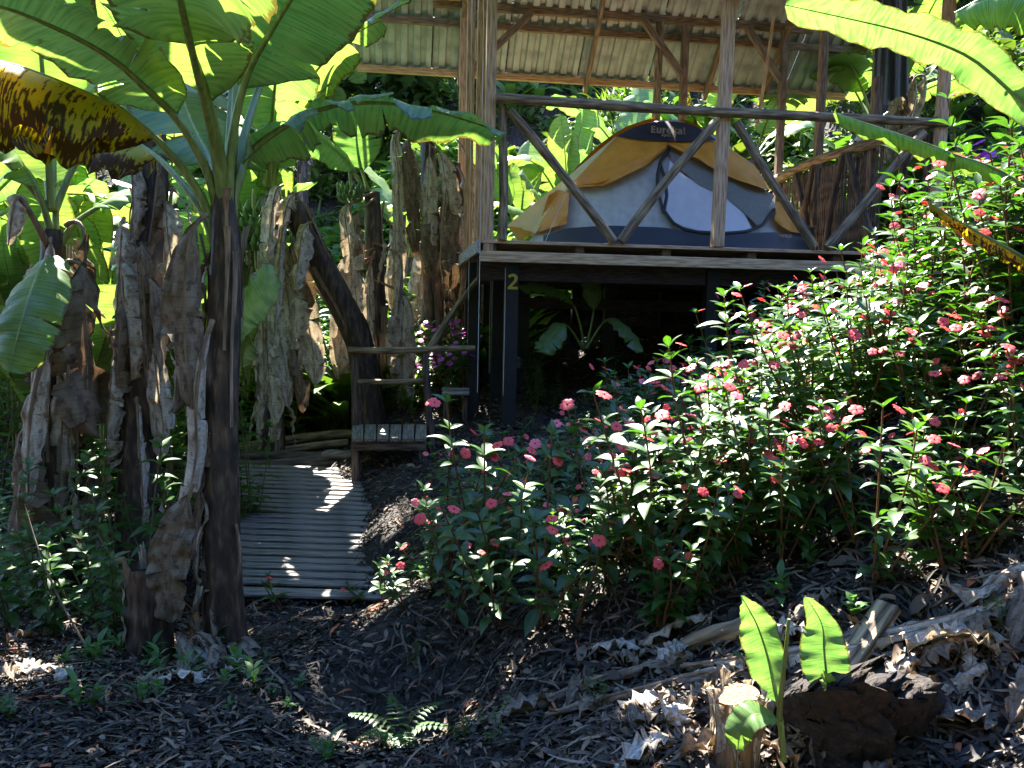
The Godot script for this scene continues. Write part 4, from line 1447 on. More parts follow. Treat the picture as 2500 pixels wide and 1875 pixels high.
func make_main_banana() -> void:
	rng.seed = 707
	var base := foot(542, 3.62, -0.02)
	var t := thing("banana_plant", "large dark stemmed banana plant standing beside the boardwalk", "banana plant", base)
	pseudostem(t, [base - Vector3(0, 0.12, 0), P(538, 1300, 3.64), P(543, 900, 3.68), P(552, 640, 3.7), P(548, 500, 3.72), P(550, 400, 3.74)], 0.09, 0.048, 14)
	var side := Vector3(0, 0.25, 1)
	# each leaf follows its midrib: column, row, distance
	banana_leaf(t, "leaf", px_path([[548, 520, 3.72], [548, 400, 3.68], [506, 219, 3.5], [462, 100, 3.35], [424, 0, 3.2], [388, -110, 3.05], [350, -230, 2.95]]), Vector3(0.25, 0.6, -1.0), {"start": 0.30, "hw": 0.36, "fold": 0.1, "droop": 0.35, "tears": 3, "ragged": 0.4, "rib": 0.026}, M.leaf_a, M.midrib)
	banana_leaf(t, "leaf", px_path([[556, 530, 3.72], [562, 360, 3.7], [599, 190, 3.65], [655, 84, 3.55], [708, 0, 3.45], [780, -110, 3.35], [860, -220, 3.3]]), Vector3(-0.5, 0.5, -1.0), {"start": 0.30, "hw": 0.33, "fold": 0.15, "droop": 0.4, "tears": 2, "ragged": 0.4, "rib": 0.028}, M.leaf_b, M.midrib)
	banana_leaf(t, "leaf", px_path([[545, 560, 3.72], [518, 430, 3.7], [443, 295, 3.6], [352, 205, 3.45], [262, 131, 3.35], [143, 68, 3.2], [0, 14, 3.05], [-140, 0, 2.95]]), Vector3(0.3, 1.0, -0.75), {"start": 0.30, "hw": 0.33, "fold": 0.2, "droop": 0.5, "tears": 4, "ragged": 0.7, "rib": 0.027}, M.leaf_a, M.midrib)
	banana_leaf(t, "leaf", px_path([[540, 590, 3.72], [500, 480, 3.7], [422, 371, 3.62], [312, 274, 3.5], [249, 240, 3.45], [84, 172, 3.4], [-40, 140, 3.35], [-200, 130, 3.3]]), Vector3(0.1, 1.0, -0.2), {"start": 0.33, "hw": 0.34, "fold": -0.35, "droop": 1.5, "tears": 6, "ragged": 0.8, "rib": 0.026, "wave": 0.02}, M.leaf_yellow, M.midrib)
	banana_leaf(t, "leaf", px_path([[538, 610, 3.72], [505, 520, 3.7], [422, 412, 3.8], [346, 352, 3.95], [230, 290, 4.1], [90, 270, 4.2], [-60, 290, 4.25]]), Vector3(0.1, 1.0, -0.1), {"start": 0.42, "hw": 0.3, "fold": -0.5, "droop": 1.3, "tears": 6, "ragged": 0.9, "rib": 0.026, "wave": 0.02}, M.leaf_yellow, M.midrib)
	banana_leaf(t, "leaf", px_path([[566, 540, 3.74], [577, 440, 3.76], [605, 370, 3.8], [690, 305, 3.85], [800, 258, 3.9], [930, 248, 3.95], [1080, 275, 4.0], [1235, 325, 4.05]]), Vector3(0.0, 1.0, -0.25), {"start": 0.2, "hw": 0.2, "fold": 0.1, "droop": 0.8, "tears": 8, "ragged": 1.0, "wave": 0.022, "rib": 0.026, "tip": 3.2}, M.leaf_b, M.midrib)
	banana_leaf(t, "leaf", px_path([[545, 500, 3.74], [520, 400, 3.85], [470, 300, 4.05], [440, 220, 4.3], [430, 190, 4.7], [430, 210, 5.1]]), Vector3(0.1, 1.0, 0.7), {"start": 0.2, "hw": 0.3, "fold": 0.0, "droop": 0.6, "tears": 3, "rib": 0.022}, M.leaf_b, M.midrib)
	banana_leaf(t, "leaf", px_path([[552, 500, 3.76], [557, 340, 3.85], [566, 180, 3.95], [572, 20, 4.05], [580, -140, 4.2], [590, -260, 4.5]]), Vector3(0.0, 0.4, 1.0), {"start": 0.36, "hw": 0.3, "fold": 0.35, "droop": 0.4, "tears": 2, "rib": 0.026}, M.leaf_a, M.midrib)
	banana_leaf(t, "leaf", px_path([[548, 500, 3.72], [520, 330, 3.6], [470, 120, 3.2], [430, -60, 2.7], [420, -180, 2.2], [430, -210, 1.8]]), Vector3(0.0, 1.0, -0.4), {"start": 0.4, "hw": 0.34, "fold": 0.1, "droop": 0.5, "tears": 4, "rib": 0.026}, M.leaf_a, M.midrib)
	banana_leaf(t, "leaf", px_path([[556, 500, 3.76], [590, 330, 3.9], [660, 120, 4.1], [740, -80, 4.3], [830, -220, 4.5], [950, -300, 4.6]]), Vector3(-0.3, 1.0, 0.3), {"start": 0.4, "hw": 0.36, "fold": 0.1, "droop": 0.6, "tears": 5, "rib": 0.026}, M.leaf_b, M.midrib)
	banana_leaf(t, "leaf", [P(556, 480, 3.74), Vector3(-1.25, 3.0, -3.9), Vector3(-1.05, 3.5, -4.25), Vector3(-0.7, 3.75, -4.6), Vector3(-0.15, 3.7, -4.85)], Vector3(-0.2, 1.0, 0.3), {"start": 0.4, "hw": 0.34, "fold": 0.1, "droop": 0.6, "tears": 5, "rib": 0.024}, M.leaf_b, M.midrib)
	# limp dead leaves down the near side of the stem
	banana_leaf(t, "dead_leaf", px_path([[505, 520, 3.64], [470, 560, 3.56], [452, 680, 3.5], [450, 800, 3.48], [455, 900, 3.48], [470, 1000, 3.5]]), Vector3(0.2, 0.1, 1), {"start": 0.15, "hw": 0.13, "fold": -0.3, "droop": 0.9, "tears": 4, "ragged": 1.6, "crumple": 0.02, "rib": 0.014, "tip": 2.0}, M.leaf_dead_dark, M.midrib_dead)
	banana_leaf(t, "dead_leaf", px_path([[520, 780, 3.6], [490, 880, 3.52], [478, 1000, 3.5], [480, 1100, 3.5], [462, 1200, 3.48], [432, 1290, 3.46]]), Vector3(0.5, 0.1, 1), {"start": 0.05, "hw": 0.14, "fold": -0.5, "droop": 1.2, "tears": 5, "ragged": 1.6, "crumple": 0.022, "rib": 0.013, "tip": 1.8}, M.leaf_dead, M.midrib_dead)
	banana_leaf(t, "dead_leaf", px_path([[470, 1180, 3.48], [440, 1260, 3.44], [415, 1350, 3.42], [410, 1440, 3.42], [412, 1520, 3.44]]), Vector3(0.1, 0.1, 1), {"start": 0.1, "hw": 0.1, "fold": 0.2, "droop": 0.3, "tears": 2, "ragged": 1.0, "crumple": 0.015, "rib": 0.012, "tip": 2.0}, M.leaf_dead_dark, M.midrib_dead)
	banana_leaf(t, "dead_leaf", px_path([[470, 600, 3.7], [440, 680, 3.72], [425, 800, 3.74], [430, 900, 3.72], [425, 1010, 3.7]]), Vector3(-0.3, 0.1, 1), {"start": 0.1, "hw": 0.12, "fold": -0.4, "droop": 1.4, "tears": 5, "ragged": 1.6, "crumple": 0.022, "rib": 0.012, "tip": 2.0}, M.leaf_dead_dark, M.midrib_dead)
	banana_leaf(t, "dead_leaf", px_path([[575, 1280, 3.6], [584, 1320, 3.55], [586, 1380, 3.52], [576, 1440, 3.54]]), Vector3(0.2, 0.1, 1), {"start": 0.1, "hw": 0.03, "fold": -0.6, "droop": 1.0, "tears": 1, "rib": 0.008, "n": 16}, M.leaf_dead_dark, M.midrib_dead)
	for k in 9:
		var px := rnd(420, 600)
		var p0 := P(px, rnd(1480, 1600), rnd(3.35, 3.6))
		var p1 := foot(px + rnd(-70, 70), rnd(3.1, 3.4), 0.04)
		banana_leaf(t, "dead_sheath", [p0, p0.lerp(p1, 0.5) + Vector3(0, 0.05, 0.02), p1, p1 + Vector3(rnd(-0.1, 0.1), -0.02, 0.12)], Vector3(0, 0.6, 1), {"start": 0.02, "hw": rnd(0.03, 0.07), "fold": -0.3, "droop": 0.9, "tears": 3, "ragged": 2.0, "crumple": 0.02, "rib": 0.006, "n": 18, "m": 4, "tip": 2.0}, M.leaf_dead if k % 2 else M.leaf_dead_dark, M.midrib_dead)
	tatters(t, base, P(550, 560, 3.7), 0.08, 11, -0.5, 0.2)
	# the rotting stump at its foot
	var sb := foot(352, 3.5)
	var s := thing("banana_stump", "cut rotting banana stump at the foot of the large banana", "stump", sb)
	pseudostem(s, [sb - Vector3(0, 0.12, 0), sb + Vector3(0.01, 0.2, 0), sb + Vector3(-0.01, 0.42, 0)], 0.105, 0.088, 4)
	var b := MB.new()
	for k in 14:
		var a := rnd(0, TAU)
		var q := sb + Vector3(cos(a) * 0.08, 0.38, sin(a) * 0.08)
		b.tube([q, q + Vector3(cos(a) * 0.02, rnd(0.04, 0.1), sin(a) * 0.02), q + Vector3(cos(a) * 0.06, rnd(0.06, 0.12), sin(a) * 0.06)], [0.012, 0.008, 0.002], 5)
	put(s, "torn_fibre", b.mesh(), M.dead_sheath)

func leaf_px(t: Node3D, called: String, pts: Array, up: Vector3, o: Dictionary, mt: Material, rib: Material) -> void:
	banana_leaf(t, called, px_path(pts), up, o, mt, rib)

func make_near_bananas() -> void:
	rng.seed = 808
	# plant at the frame's left with a low drooping leaf
	var b1 := foot(128, 4.7, -0.02)
	var t := thing("banana_plant", "banana plant hung with dead leaves near the left edge, drooping dark leaf low down", "banana plant", b1, "banana plants of the near grove")
	var top := P(128, 560, 4.8)
	pseudostem(t, [b1 - Vector3(0, 0.1, 0), P(120, 1000, 4.75), P(130, 700, 4.8), top], 0.10, 0.06, 6)
	leaf_px(t, "leaf", [[135, 590, 4.8], [110, 500, 4.75], [70, 420, 4.7], [20, 350, 4.6], [-60, 300, 4.5], [-170, 330, 4.4]], Vector3(0.3, 1, 0.3), {"hw": 0.26, "start": 0.3, "fold": 0.1, "droop": 0.7, "tears": 4}, M.leaf_b, M.midrib)
	leaf_px(t, "leaf", [[132, 590, 4.8], [134, 480, 4.85], [133, 350, 4.95], [136, 220, 5.05], [150, 90, 5.3]], Vector3(0.1, 0.4, 1), {"hw": 0.3, "start": 0.3, "fold": 0.3, "droop": 0.3, "tears": 2}, M.leaf_a, M.midrib)
	leaf_px(t, "leaf", [[138, 600, 4.8], [180, 540, 4.85], [260, 490, 5.0], [330, 460, 5.2], [420, 470, 5.4]], Vector3(-0.3, 1, 0.4), {"hw": 0.22, "start": 0.4, "fold": 0.1, "droop": 0.7, "tears": 5}, M.leaf_c, M.midrib)
	leaf_px(t, "leaf", [[125, 640, 4.75], [112, 630, 4.6], [92, 668, 4.45], [66, 740, 4.3], [40, 830, 4.22], [20, 910, 4.2]], Vector3(0.0, 0.6, 1.0), {"hw": 0.2, "start": 0.12, "fold": 0.0, "droop": 0.8, "tears": 2, "ragged": 0.5}, M.leaf_b, M.midrib)
	leaf_px(t, "dead_leaf", [[118, 600, 4.75], [80, 530, 4.65], [45, 480, 4.6], [30, 520, 4.55], [20, 600, 4.55]], Vector3(0.4, 0.4, 1), {"hw": 0.1, "start": 0.3, "fold": -0.4, "droop": 1.2, "tears": 3, "crumple": 0.02}, M.leaf_dead, M.midrib_dead)
	for k in 4:
		kit_leaf(t, "leaf", leaf_kit[(k + 1) % 7], Transform3D(Basis(Vector3.UP, k * 1.4 + 2.4).scaled(Vector3.ONE * 1.1), top + Vector3(0, 0.12, 0)), [M.leaf_a, M.leaf_b][k % 2], M.midrib)
	hang_dead(t, b1, top, 0.1, 13, 0.3)
	tatters(t, b1, top, 0.12, 22)
	# pale hanging sheath left of it
	leaf_px(t, "dead_leaf", [[112, 800, 4.6], [95, 900, 4.5], [75, 1000, 4.45], [68, 1100, 4.42], [72, 1230, 4.4]], Vector3(0.2, 0.1, 1), {"hw": 0.1, "start": 0.05, "fold": -0.3, "droop": 1.2, "tears": 3, "ragged": 1.4, "crumple": 0.02, "tip": 2.0}, M.leaf_dead, M.midrib_dead)
	# thick trunk between that one and the large plant
	var b2 := foot(338, 4.9, -0.02)
	var t2 := thing("banana_plant", "dark trunked banana plant draped in brown leaves behind the cut stump", "banana plant", b2, "banana plants of the near grove")
	var top2 := P(352, 120, 5.1)
	pseudostem(t2, [b2 - Vector3(0, 0.1, 0), P(335, 1000, 4.95), P(362, 600, 5.0), P(372, 380, 5.05), top2], 0.125, 0.075, 8)
	for q in [[340, 430, 5.0], [390, 440, 5.0], [300, 560, 4.95], [345, 620, 4.9], [300, 760, 4.85], [360, 700, 4.85], [275, 900, 4.85], [400, 520, 4.95], [320, 390, 4.95], [370, 870, 4.85], [290, 660, 4.9], [330, 1000, 4.8]]:
		var l := rnd(190, 330)
		var dx := rnd(-40, 40)
		leaf_px(t2, "dead_leaf", [[q[0], q[1] - 30, q[2]], [q[0] + dx * 0.2, q[1], q[2] - 0.1], [q[0] + dx * 0.5, q[1] + l * 0.35, q[2] - 0.13], [q[0] + dx * 0.9, q[1] + l * 0.7, q[2] - 0.12], [q[0] + dx, q[1] + l, q[2] - 0.1]], Vector3(rnd(-0.6, 0.6), 0.2, 1), {"hw": rnd(0.07, 0.13), "start": 0.1, "fold": rnd(-0.7, 0.0), "droop": rnd(0.4, 1.6), "tears": 5, "ragged": 1.8, "crumple": 0.014, "rib": 0.012, "n": 26, "tip": 2.0}, M.leaf_dead if rng.randf() < 0.5 else M.leaf_dead_dark, M.midrib_dead)
	for k in 8:
		var a := k * 2.3 + 0.4
		var kit: Array = leaf_kit[k % leaf_kit.size()]
		kit_leaf(t2, "leaf", kit, Transform3D(Basis(Vector3.UP, a).scaled(Vector3.ONE * 1.15), top2 + Vector3(0, 0.1, 0)), [M.leaf_a, M.leaf_b, M.leaf_c][k % 3], M.midrib)
	for k in 3:
		kit_leaf(t2, "leaf", leaf_kit[[1, 0, 5][k]], Transform3D(Basis(Vector3.UP, [1.55, 1.9, 1.2][k]).scaled(Vector3.ONE * [1.3, 1.2, 1.35][k]), top2 + Vector3(0, 0.1, 0)), M.leaf_b, M.midrib)
	banana_leaf(t2, "leaf", [top2, Vector3(-1.95, 4.0, -5.12), Vector3(-1.35, 4.4, -5.15), Vector3(-0.6, 4.42, -5.15), Vector3(0.1, 4.2, -5.2)], Vector3(0, 1, 0.1), {"hw": 0.36, "start": 0.15, "fold": 0.05, "droop": 0.5, "tears": 5}, M.leaf_b, M.midrib)
	banana_leaf(t2, "leaf", [top2, Vector3(-2.3, 3.9, -5.4), Vector3(-2.2, 4.5, -5.9), Vector3(-2.0, 4.8, -6.5), Vector3(-1.8, 4.7, -7.1)], Vector3(0.3, 1, 0.1), {"hw": 0.36, "start": 0.15, "fold": 0.05, "droop": 0.5, "tears": 5}, M.leaf_b, M.midrib)
	banana_leaf(t2, "leaf", [top2, Vector3(-1.95, 4.1, -5.45), Vector3(-1.6, 4.55, -5.85), Vector3(-1.15, 4.7, -6.2), Vector3(-0.6, 4.55, -6.5)], Vector3(0.1, 1, 0.1), {"hw": 0.4, "start": 0.15, "fold": 0.05, "droop": 0.5, "tears": 5}, M.leaf_a, M.midrib)
	tatters(t2, b2, P(370, 380, 5.0), 0.12, 20)
	# leaning trunk by the bench
	var b3 := foot(905, 7.0, -0.02)
	var t3 := thing("banana_plant", "leaning banana trunk cut off above, slanting up to the left behind bench", "banana plant", b3, "banana plants of the near grove")
	pseudostem(t3, [b3 - Vector3(0, 0.1, 0), P(880, 850, 6.9), P(800, 680, 6.7), P(735, 545, 6.5), P(712, 500, 6.45)], 0.125, 0.085, 7)
	for q in [[705, 490, 6.4, 90], [672, 470, 6.35, 170], [740, 560, 6.4, 150], [690, 560, 6.38, 260]]:
		leaf_px(t3, "dead_leaf", [[q[0] + 20, q[1] - 20, q[2]], [q[0], q[1], q[2] - 0.08], [q[0] - 12, q[1] + q[3] * 0.5, q[2] - 0.1], [q[0] - 20, q[1] + q[3], q[2] - 0.1]], Vector3(rnd(-0.4, 0.4), 0.2, 1), {"hw": 0.13, "start": 0.1, "fold": -0.4, "droop": 1.0, "tears": 3, "ragged": 1.4, "crumple": 0.02, "rib": 0.012, "n": 22, "tip": 2.0}, M.leaf_dead, M.midrib_dead)
	# clump of limp dead leaves round the stem at 680
	var b4 := foot(668, 6.9, -0.02)
	var t4 := thing("banana_plant", "banana plant wrapped in pale limp dead leaves beyond the boardwalk head", "banana plant", b4, "banana plants of the near grove")
	var top4 := P(655, 480, 7.0)
	pseudostem(t4, [b4 - Vector3(0, 0.1, 0), P(665, 900, 6.95), top4], 0.10, 0.07, 5)
	for k in 13:
		var px := rnd(635, 735)
		var py := rnd(480, 840)
		var l := rnd(180, 320)
		var dx := rnd(-20, 45)
		leaf_px(t4, "dead_leaf", [[px, py - 30, 6.9], [px + dx * 0.2, py, 6.8], [px + dx * 0.5, py + l * 0.35, 6.76], [px + dx * 0.9, py + l * 0.7, 6.76], [px + dx, py + l, 6.78]], Vector3(rnd(-0.7, 0.7), 0.2, 1), {"hw": rnd(0.09, 0.17), "start": 0.1, "fold": rnd(-0.6, 0.1), "droop": rnd(0.1, 1.2), "tears": 4, "ragged": 1.6, "crumple": 0.014, "rib": 0.012, "n": 26, "tip": 2.0}, M.leaf_dead if rng.randf() < 0.75 else M.leaf_dead_dark, M.midrib_dead)
	for k in 6:
		kit_leaf(t4, "leaf", leaf_kit[(k + 2) % 7], Transform3D(Basis(Vector3.UP, k * 0.85 - 2.2).scaled(Vector3.ONE * 1.15), top4 + Vector3(0, 0.1, 0)), [M.leaf_a, M.leaf_c][k % 2], M.midrib)
	banana_leaf(t4, "leaf", [top4, Vector3(-2.2, 3.3, -7.4), Vector3(-2.15, 4.0, -7.8), Vector3(-1.95, 4.5, -8.3), Vector3(-1.75, 4.7, -8.8)], Vector3(0.1, 1, 0.6), {"hw": 0.36, "start": 0.25, "fold": 0.1, "droop": 0.5, "tears": 4}, M.leaf_a, M.midrib)
	banana_leaf(t4, "leaf", [top4, Vector3(-2.3, 3.1, -7.4), Vector3(-2.5, 3.7, -7.9), Vector3(-2.6, 4.0, -8.5), Vector3(-2.6, 3.9, -9.1)], Vector3(0.1, 1, 0.6), {"hw": 0.36, "start": 0.25, "fold": 0.1, "droop": 0.5, "tears": 4}, M.leaf_c, M.midrib)
	tatters(t4, b4, top4, 0.14, 24)
	fruit_bunch(t4, P(622, 500, 6.5), 5, 1.05)
	# tall dead-leaved plants between bench and shelter
	for q in [[925, 7.6, 470, 790, 1010, "banana plant with long curling dead leaves beside the leaning trunk"], [1060, 8.2, 330, 380, 750, "banana plant hung with long grey leaves against the shelter corner"], [1125, 8.8, 400, 460, 900, "stripped banana plant with grey leaf tatters behind the black stilts"]]:
		var b := foot(q[0], q[1], -0.02)
		var tt := thing("banana_plant", q[5], "banana plant", b, "banana plants of the near grove")
		var tp := P(q[0] - 15, q[2], q[1] + 0.1)
		pseudostem(tt, [b - Vector3(0, 0.1, 0), b.lerp(tp, 0.5), tp], 0.11, 0.07, 6)
		for k in 9:
			var px: float = q[0] + rnd(-95, 60)
			var py: float = q[2] + rnd(-20, 260)
			var l := rnd(160, 330)
			var dx := rnd(-25, 25)
			var d: float = q[1] - 0.12
			leaf_px(tt, "dead_leaf", [[q[0] - 10, py - 40, d + 0.1], [px, py, d], [px + dx * 0.5, py + l * 0.35, d - 0.06], [px + dx * 0.9, py + l * 0.7, d - 0.06], [px + dx, py + l, d]], Vector3(rnd(-0.7, 0.7), 0.2, 1), {"hw": rnd(0.08, 0.16), "start": 0.2, "fold": rnd(-0.5, 0.2), "droop": rnd(0.1, 1.1), "tears": 3, "ragged": 1.3, "crumple": 0.014, "rib": 0.012, "n": 26, "tip": 2.0}, M.leaf_dead if rng.randf() < 0.7 else M.leaf_dead_dark, M.midrib_dead)
		tatters(tt, b, tp, 0.16, 16)
		if q[0] == 925:
			leaf_px(tt, "leaf", [[905, 480, 7.7], [880, 400, 7.7], [870, 330, 7.75], [872, 270, 7.8]], Vector3(0.3, 0.4, 1), {"hw": 0.26, "start": 0.25, "fold": 0.1, "droop": 0.3, "tears": 1}, M.leaf_c, M.midrib)
			leaf_px(tt, "leaf", [[900, 480, 7.7], [860, 410, 7.6], [800, 350, 7.5], [730, 300, 7.4], [690, 290, 7.4]], Vector3(0.0, 1, 0.8), {"hw": 0.26, "start": 0.2, "fold": 0.1, "droop": 0.7, "tears": 2}, M.leaf_c, M.midrib)
			fruit_bunch(tt, P(855, 445, 7.6), 3, 0.75)
	# the young leaf lit beside the main stem
	var b5 := foot(590, 5.4)
	var t5 := thing("banana_sucker", "bright young banana leaf rising beside the large dark stem", "banana plant", b5)
	leaf_px(t5, "leaf", [[578, 1120, 5.4], [570, 960, 5.4], [585, 800, 5.35], [625, 730, 5.3], [672, 668, 5.25]], Vector3(-0.6, 0.4, 0.9), {"hw": 0.19, "start": 0.42, "fold": 0.15, "droop": 0.2, "tears": 0, "rib": 0.014}, M.leaf_c, M.midrib)
	leaf_px(t5, "leaf", [[575, 1120, 5.42], [572, 980, 5.42], [580, 900, 5.4], [600, 850, 5.38], [615, 830, 5.35]], Vector3(-0.3, 0.3, 1), {"hw": 0.13, "start": 0.5, "fold": 0.2, "droop": 0.2, "tears": 0, "rib": 0.012}, M.leaf_a, M.midrib)
	# plant outside the frame on the right whose leaves reach in
	var b6 := on_ground(2.45, -2.75)
	var t6 := thing("banana_plant", "banana plant beyond the right edge reaching long leaves into view", "banana plant", b6)
	var top6 := b6 + Vector3(0.05, 1.35, -0.05)
	pseudostem(t6, [b6 - Vector3(0, 0.1, 0), b6.lerp(top6, 0.5), top6], 0.09, 0.06, 4)
	leaf_px(t6, "leaf", [[2900, 700, 2.85], [2700, 470, 2.88], [2590, 335, 2.9], [2500, 252, 2.93], [2388, 152, 2.97], [2301, 108, 3.0], [2196, 74, 3.03], [2090, 49, 3.06], [1918, 12, 3.1]], Vector3(0.1, 0.75, -0.5), {"hw": 0.082, "start": 0.3, "fold": 0.1, "droop": 0.25, "tears": 0, "wave": 0.013, "rib": 0.012, "tip": 6.0}, M.leaf_c, M.midrib)
	leaf_px(t6, "leaf", [[2900, 800, 2.8], [2650, 560, 2.8], [2500, 450, 2.85], [2420, 405, 2.88], [2334, 377, 2.9], [2274, 353, 2.92], [2152, 312, 2.97], [2036, 274, 3.05]], Vector3(0.1, 1, 0.4), {"hw": 0.05, "start": 0.3, "fold": -0.5, "droop": 1.3, "tears": 0, "wave": 0.012, "rib": 0.009, "tip": 5.0}, M.leaf_b, M.midrib)
	leaf_px(t6, "dead_leaf", [[2900, 860, 2.6], [2640, 720, 2.65], [2500, 625, 2.7], [2380, 560, 2.75], [2265, 492, 2.8]], Vector3(0.2, 1, 0.3), {"hw": 0.04, "start": 0.1, "fold": -0.9, "droop": 1.0, "tears": 2, "wave": 0.006, "rib": 0.016, "tip": 3.0}, M.leaf_yellow, M.midrib)
	leaf_px(t6, "leaf", [[2900, 600, 2.8], [2720, 200, 2.9], [2560, 0, 3.0], [2440, -20, 3.1], [2330, 30, 3.2]], Vector3(-0.2, 1, 0.5), {"hw": 0.17, "start": 0.3, "fold": -0.3, "droop": 0.9, "tears": 2}, M.leaf_b, M.midrib)
	for k in 3:
		kit_leaf(t6, "leaf", leaf_kit[k + 1], Transform3D(Basis(Vector3.UP, 0.9 + k * 1.1).scaled(Vector3.ONE * 0.9), top6), M.leaf_a, M.midrib)

func make_far_bananas() -> void:
	rng.seed = 909
	# column, distance, height of stem, lean, leaves, dead leaves, size
	var spots := [
		[60, 7.6, 1.2, 0.2, 7, 6, 1.0, "broad leaved banana plant behind the left edge weeds"],
		[235, 6.9, 1.0, -0.1, 6, 3, 0.95, "sunlit banana plant between the two draped trunks at left"],
		[440, 7.6, 1.1, 0.1, 6, 4, 1.0, "banana plant glowing behind the large dark stem"],
		[20, 10.5, 2.4, 0.0, 6, 5, 1.1, "banana plant farthest left by the dirt path"],
		[180, 9.8, 1.3, 0.3, 6, 4, 1.1, "banana plant far behind the left grove"],
		[330, 13.0, 2.6, -0.2, 6, 4, 1.1, "far banana plant above the left trunks"],
		[500, 12.4, 2.2, 0.0, 6, 4, 1.1, "banana plant beyond the grove, right of the draped trunk"],
		[600, 8.8, 0.9, -0.2, 5, 4, 0.9, "yellow green banana plant above the limp dead leaf clump"],
		[660, 14.6, 3.5, 0.1, 7, 4, 1.35, "far banana plant with white glinting leaves left of the roof"],
		[740, 15.2, 3.2, 0.0, 7, 4, 1.35, "banana plant on the bank just left of the corrugated roof end"],
		[570, 15.4, 3.8, 0.0, 7, 4, 1.4, "banana plant high on the bank above the boardwalk"],
		[400, 14.8, 3.4, 0.0, 7, 4, 1.2, "banana plant high on the bank behind the large dark stem"],
		[240, 14.2, 3.2, 0.0, 7, 4, 1.2, "banana plant high on the bank at left"],
		[1000, 10.4, 0.9, 0.0, 6, 6, 0.95, "low banana plant behind the shelter corner posts"],
		[1240, 11.2, 0.7, 0.1, 7, 4, 1.0, "banana plant showing under the eave left of the tent"],
		[1390, 11.8, 0.8, -0.1, 7, 4, 1.0, "banana plant showing under the eave above the tent fly"],
		[1520, 12.2, 0.9, 0.0, 7, 4, 1.0, "banana plant showing under the eave behind the round post"],
		[1700, 11.6, 1.2, 0.0, 5, 9, 1.0, "brown trunked banana plant behind the centre front post"],
		[1790, 10.9, 1.3, 0.1, 4, 9, 0.9, "second brown trunk behind the centre front post"],
		[2140, 9.6, 1.7, 0.1, 4, 10, 0.9, "mottled banana trunk behind the hanging towel"],
		[2080, 10.6, 1.6, 0.0, 4, 8, 0.9, "pale blotched banana trunk left of the hanging towel"],
		[2600, 8.0, 2.0, 0.2, 6, 4, 1.1, "banana plant at the upper right corner by the purple bush"],
		[-120, 6.4, 1.9, 0.0, 7, 5, 1.1, "banana plant just beyond the left edge of view"],
		[1330, 9.9, 0.45, 0.2, 6, 0, 0.75, "young banana plant low behind the tent"],
	]
	for s in spots:
		var b := foot(s[0], s[1], -0.03)
		var t := banana_plant(s[7], b, s[2], Vector3(s[3], 0, rnd(-0.1, 0.1)), 0.11, s[4], s[5], "banana plants further back", s[6])
		if s[0] == 20:
			fruit_bunch(t, P(15, 600, 6.6), 6, 1.0)
	# suckers whose upright leaves catch the light between the trunks
	rng.seed = 910
	var where := ["far left behind the drooping leaf", "left of the draped trunk", "right of the leftmost trunk", "between draped trunk and large stem", "just left of the large stem", "just right of the large stem", "left of the limp dead leaf clump", "low behind the left weeds", "beside the dirt path"]
	var sp := [[30, 6.6, 640], [195, 6.2, 560], [245, 5.8, 680], [405, 6.4, 560], [470, 6.0, 700], [600, 7.6, 430], [625, 8.2, 560], [100, 6.0, 820], [160, 7.6, 430]]
	for k in sp.size():
		var b := foot(sp[k][0], sp[k][1], -0.02)
		var t := thing("banana_sucker", "sunlit young banana plant " + where[k], "banana plant", b, "young banana plants lit between the trunks")
		for i in 5:
			var dx := rnd(-130, 130)
			var up: float = sp[k][2] + rnd(-130, 90)
			var x0: float = sp[k][0]
			var dd: float = sp[k][1]
			var q := b + Vector3(0, 0.2, 0)
			var tip := P(x0 + dx, up, dd - rnd(0.2, 0.7))
			var mid := q.lerp(tip, 0.5) + Vector3(-dx * 0.0006, 0.12, -0.1)
			banana_leaf(t, "leaf", [b, q, mid, q.lerp(tip, 0.8) + Vector3(0, 0.06, -0.03), tip], Vector3(-0.35, 0.8, -0.6), {"hw": rnd(0.17, 0.25), "start": 0.4, "fold": 0.12, "droop": 0.35, "tears": rng.randi() % 4, "ragged": 0.6, "rib": 0.013, "n": 26, "m": 5}, [M.leaf_a, M.leaf_b, M.leaf_c][i % 3], M.midrib)
	# low broad-leaved plant under the platform
	rng.seed = 911
	var bu := foot(1420, 6.9)
	var tu := thing("banana_sucker", "dark young banana plant growing under the platform", "banana plant", bu)
	for q in [[[1430, 850, 6.9], [1400, 740, 6.85], [1330, 695, 6.8], [1260, 700, 6.75]], [[1430, 850, 6.9], [1450, 750, 6.95], [1440, 660, 7.0], [1400, 640, 7.1]], [[1430, 850, 6.9], [1480, 780, 6.85], [1530, 800, 6.8], [1570, 860, 6.75]], [[1425, 850, 6.9], [1380, 790, 6.7], [1340, 830, 6.6], [1320, 860, 6.55]]]:
		leaf_px(tu, "leaf", q, Vector3(0, 1, 0.4), {"hw": 0.12, "start": 0.3, "fold": 0.1, "droop": 0.7, "tears": 1, "rib": 0.012, "n": 22}, M.leaf_b, M.midrib)

# ---------------------------------------------------------------- herbs, weeds and the near slope
var herb_kits := {}

func herb_kit(key: String, n: int, low: float, high: float, stems: int, apart: bool, petal: Material, leaf_mt: Material, stem_mt: Material, flowers: int, lsize: float, fsize: float) -> void:
	var out := []
	for k in n:
		var o := Node3D.new()
		o.name = key
		herb(o, lerpf(low, high, (k + 0.5) / n), stems, apart, petal, leaf_mt, stem_mt, flowers + (k % 3) - 1 if flowers > 0 else 0, lsize, fsize)
		out.append(o)
	herb_kits[key] = out

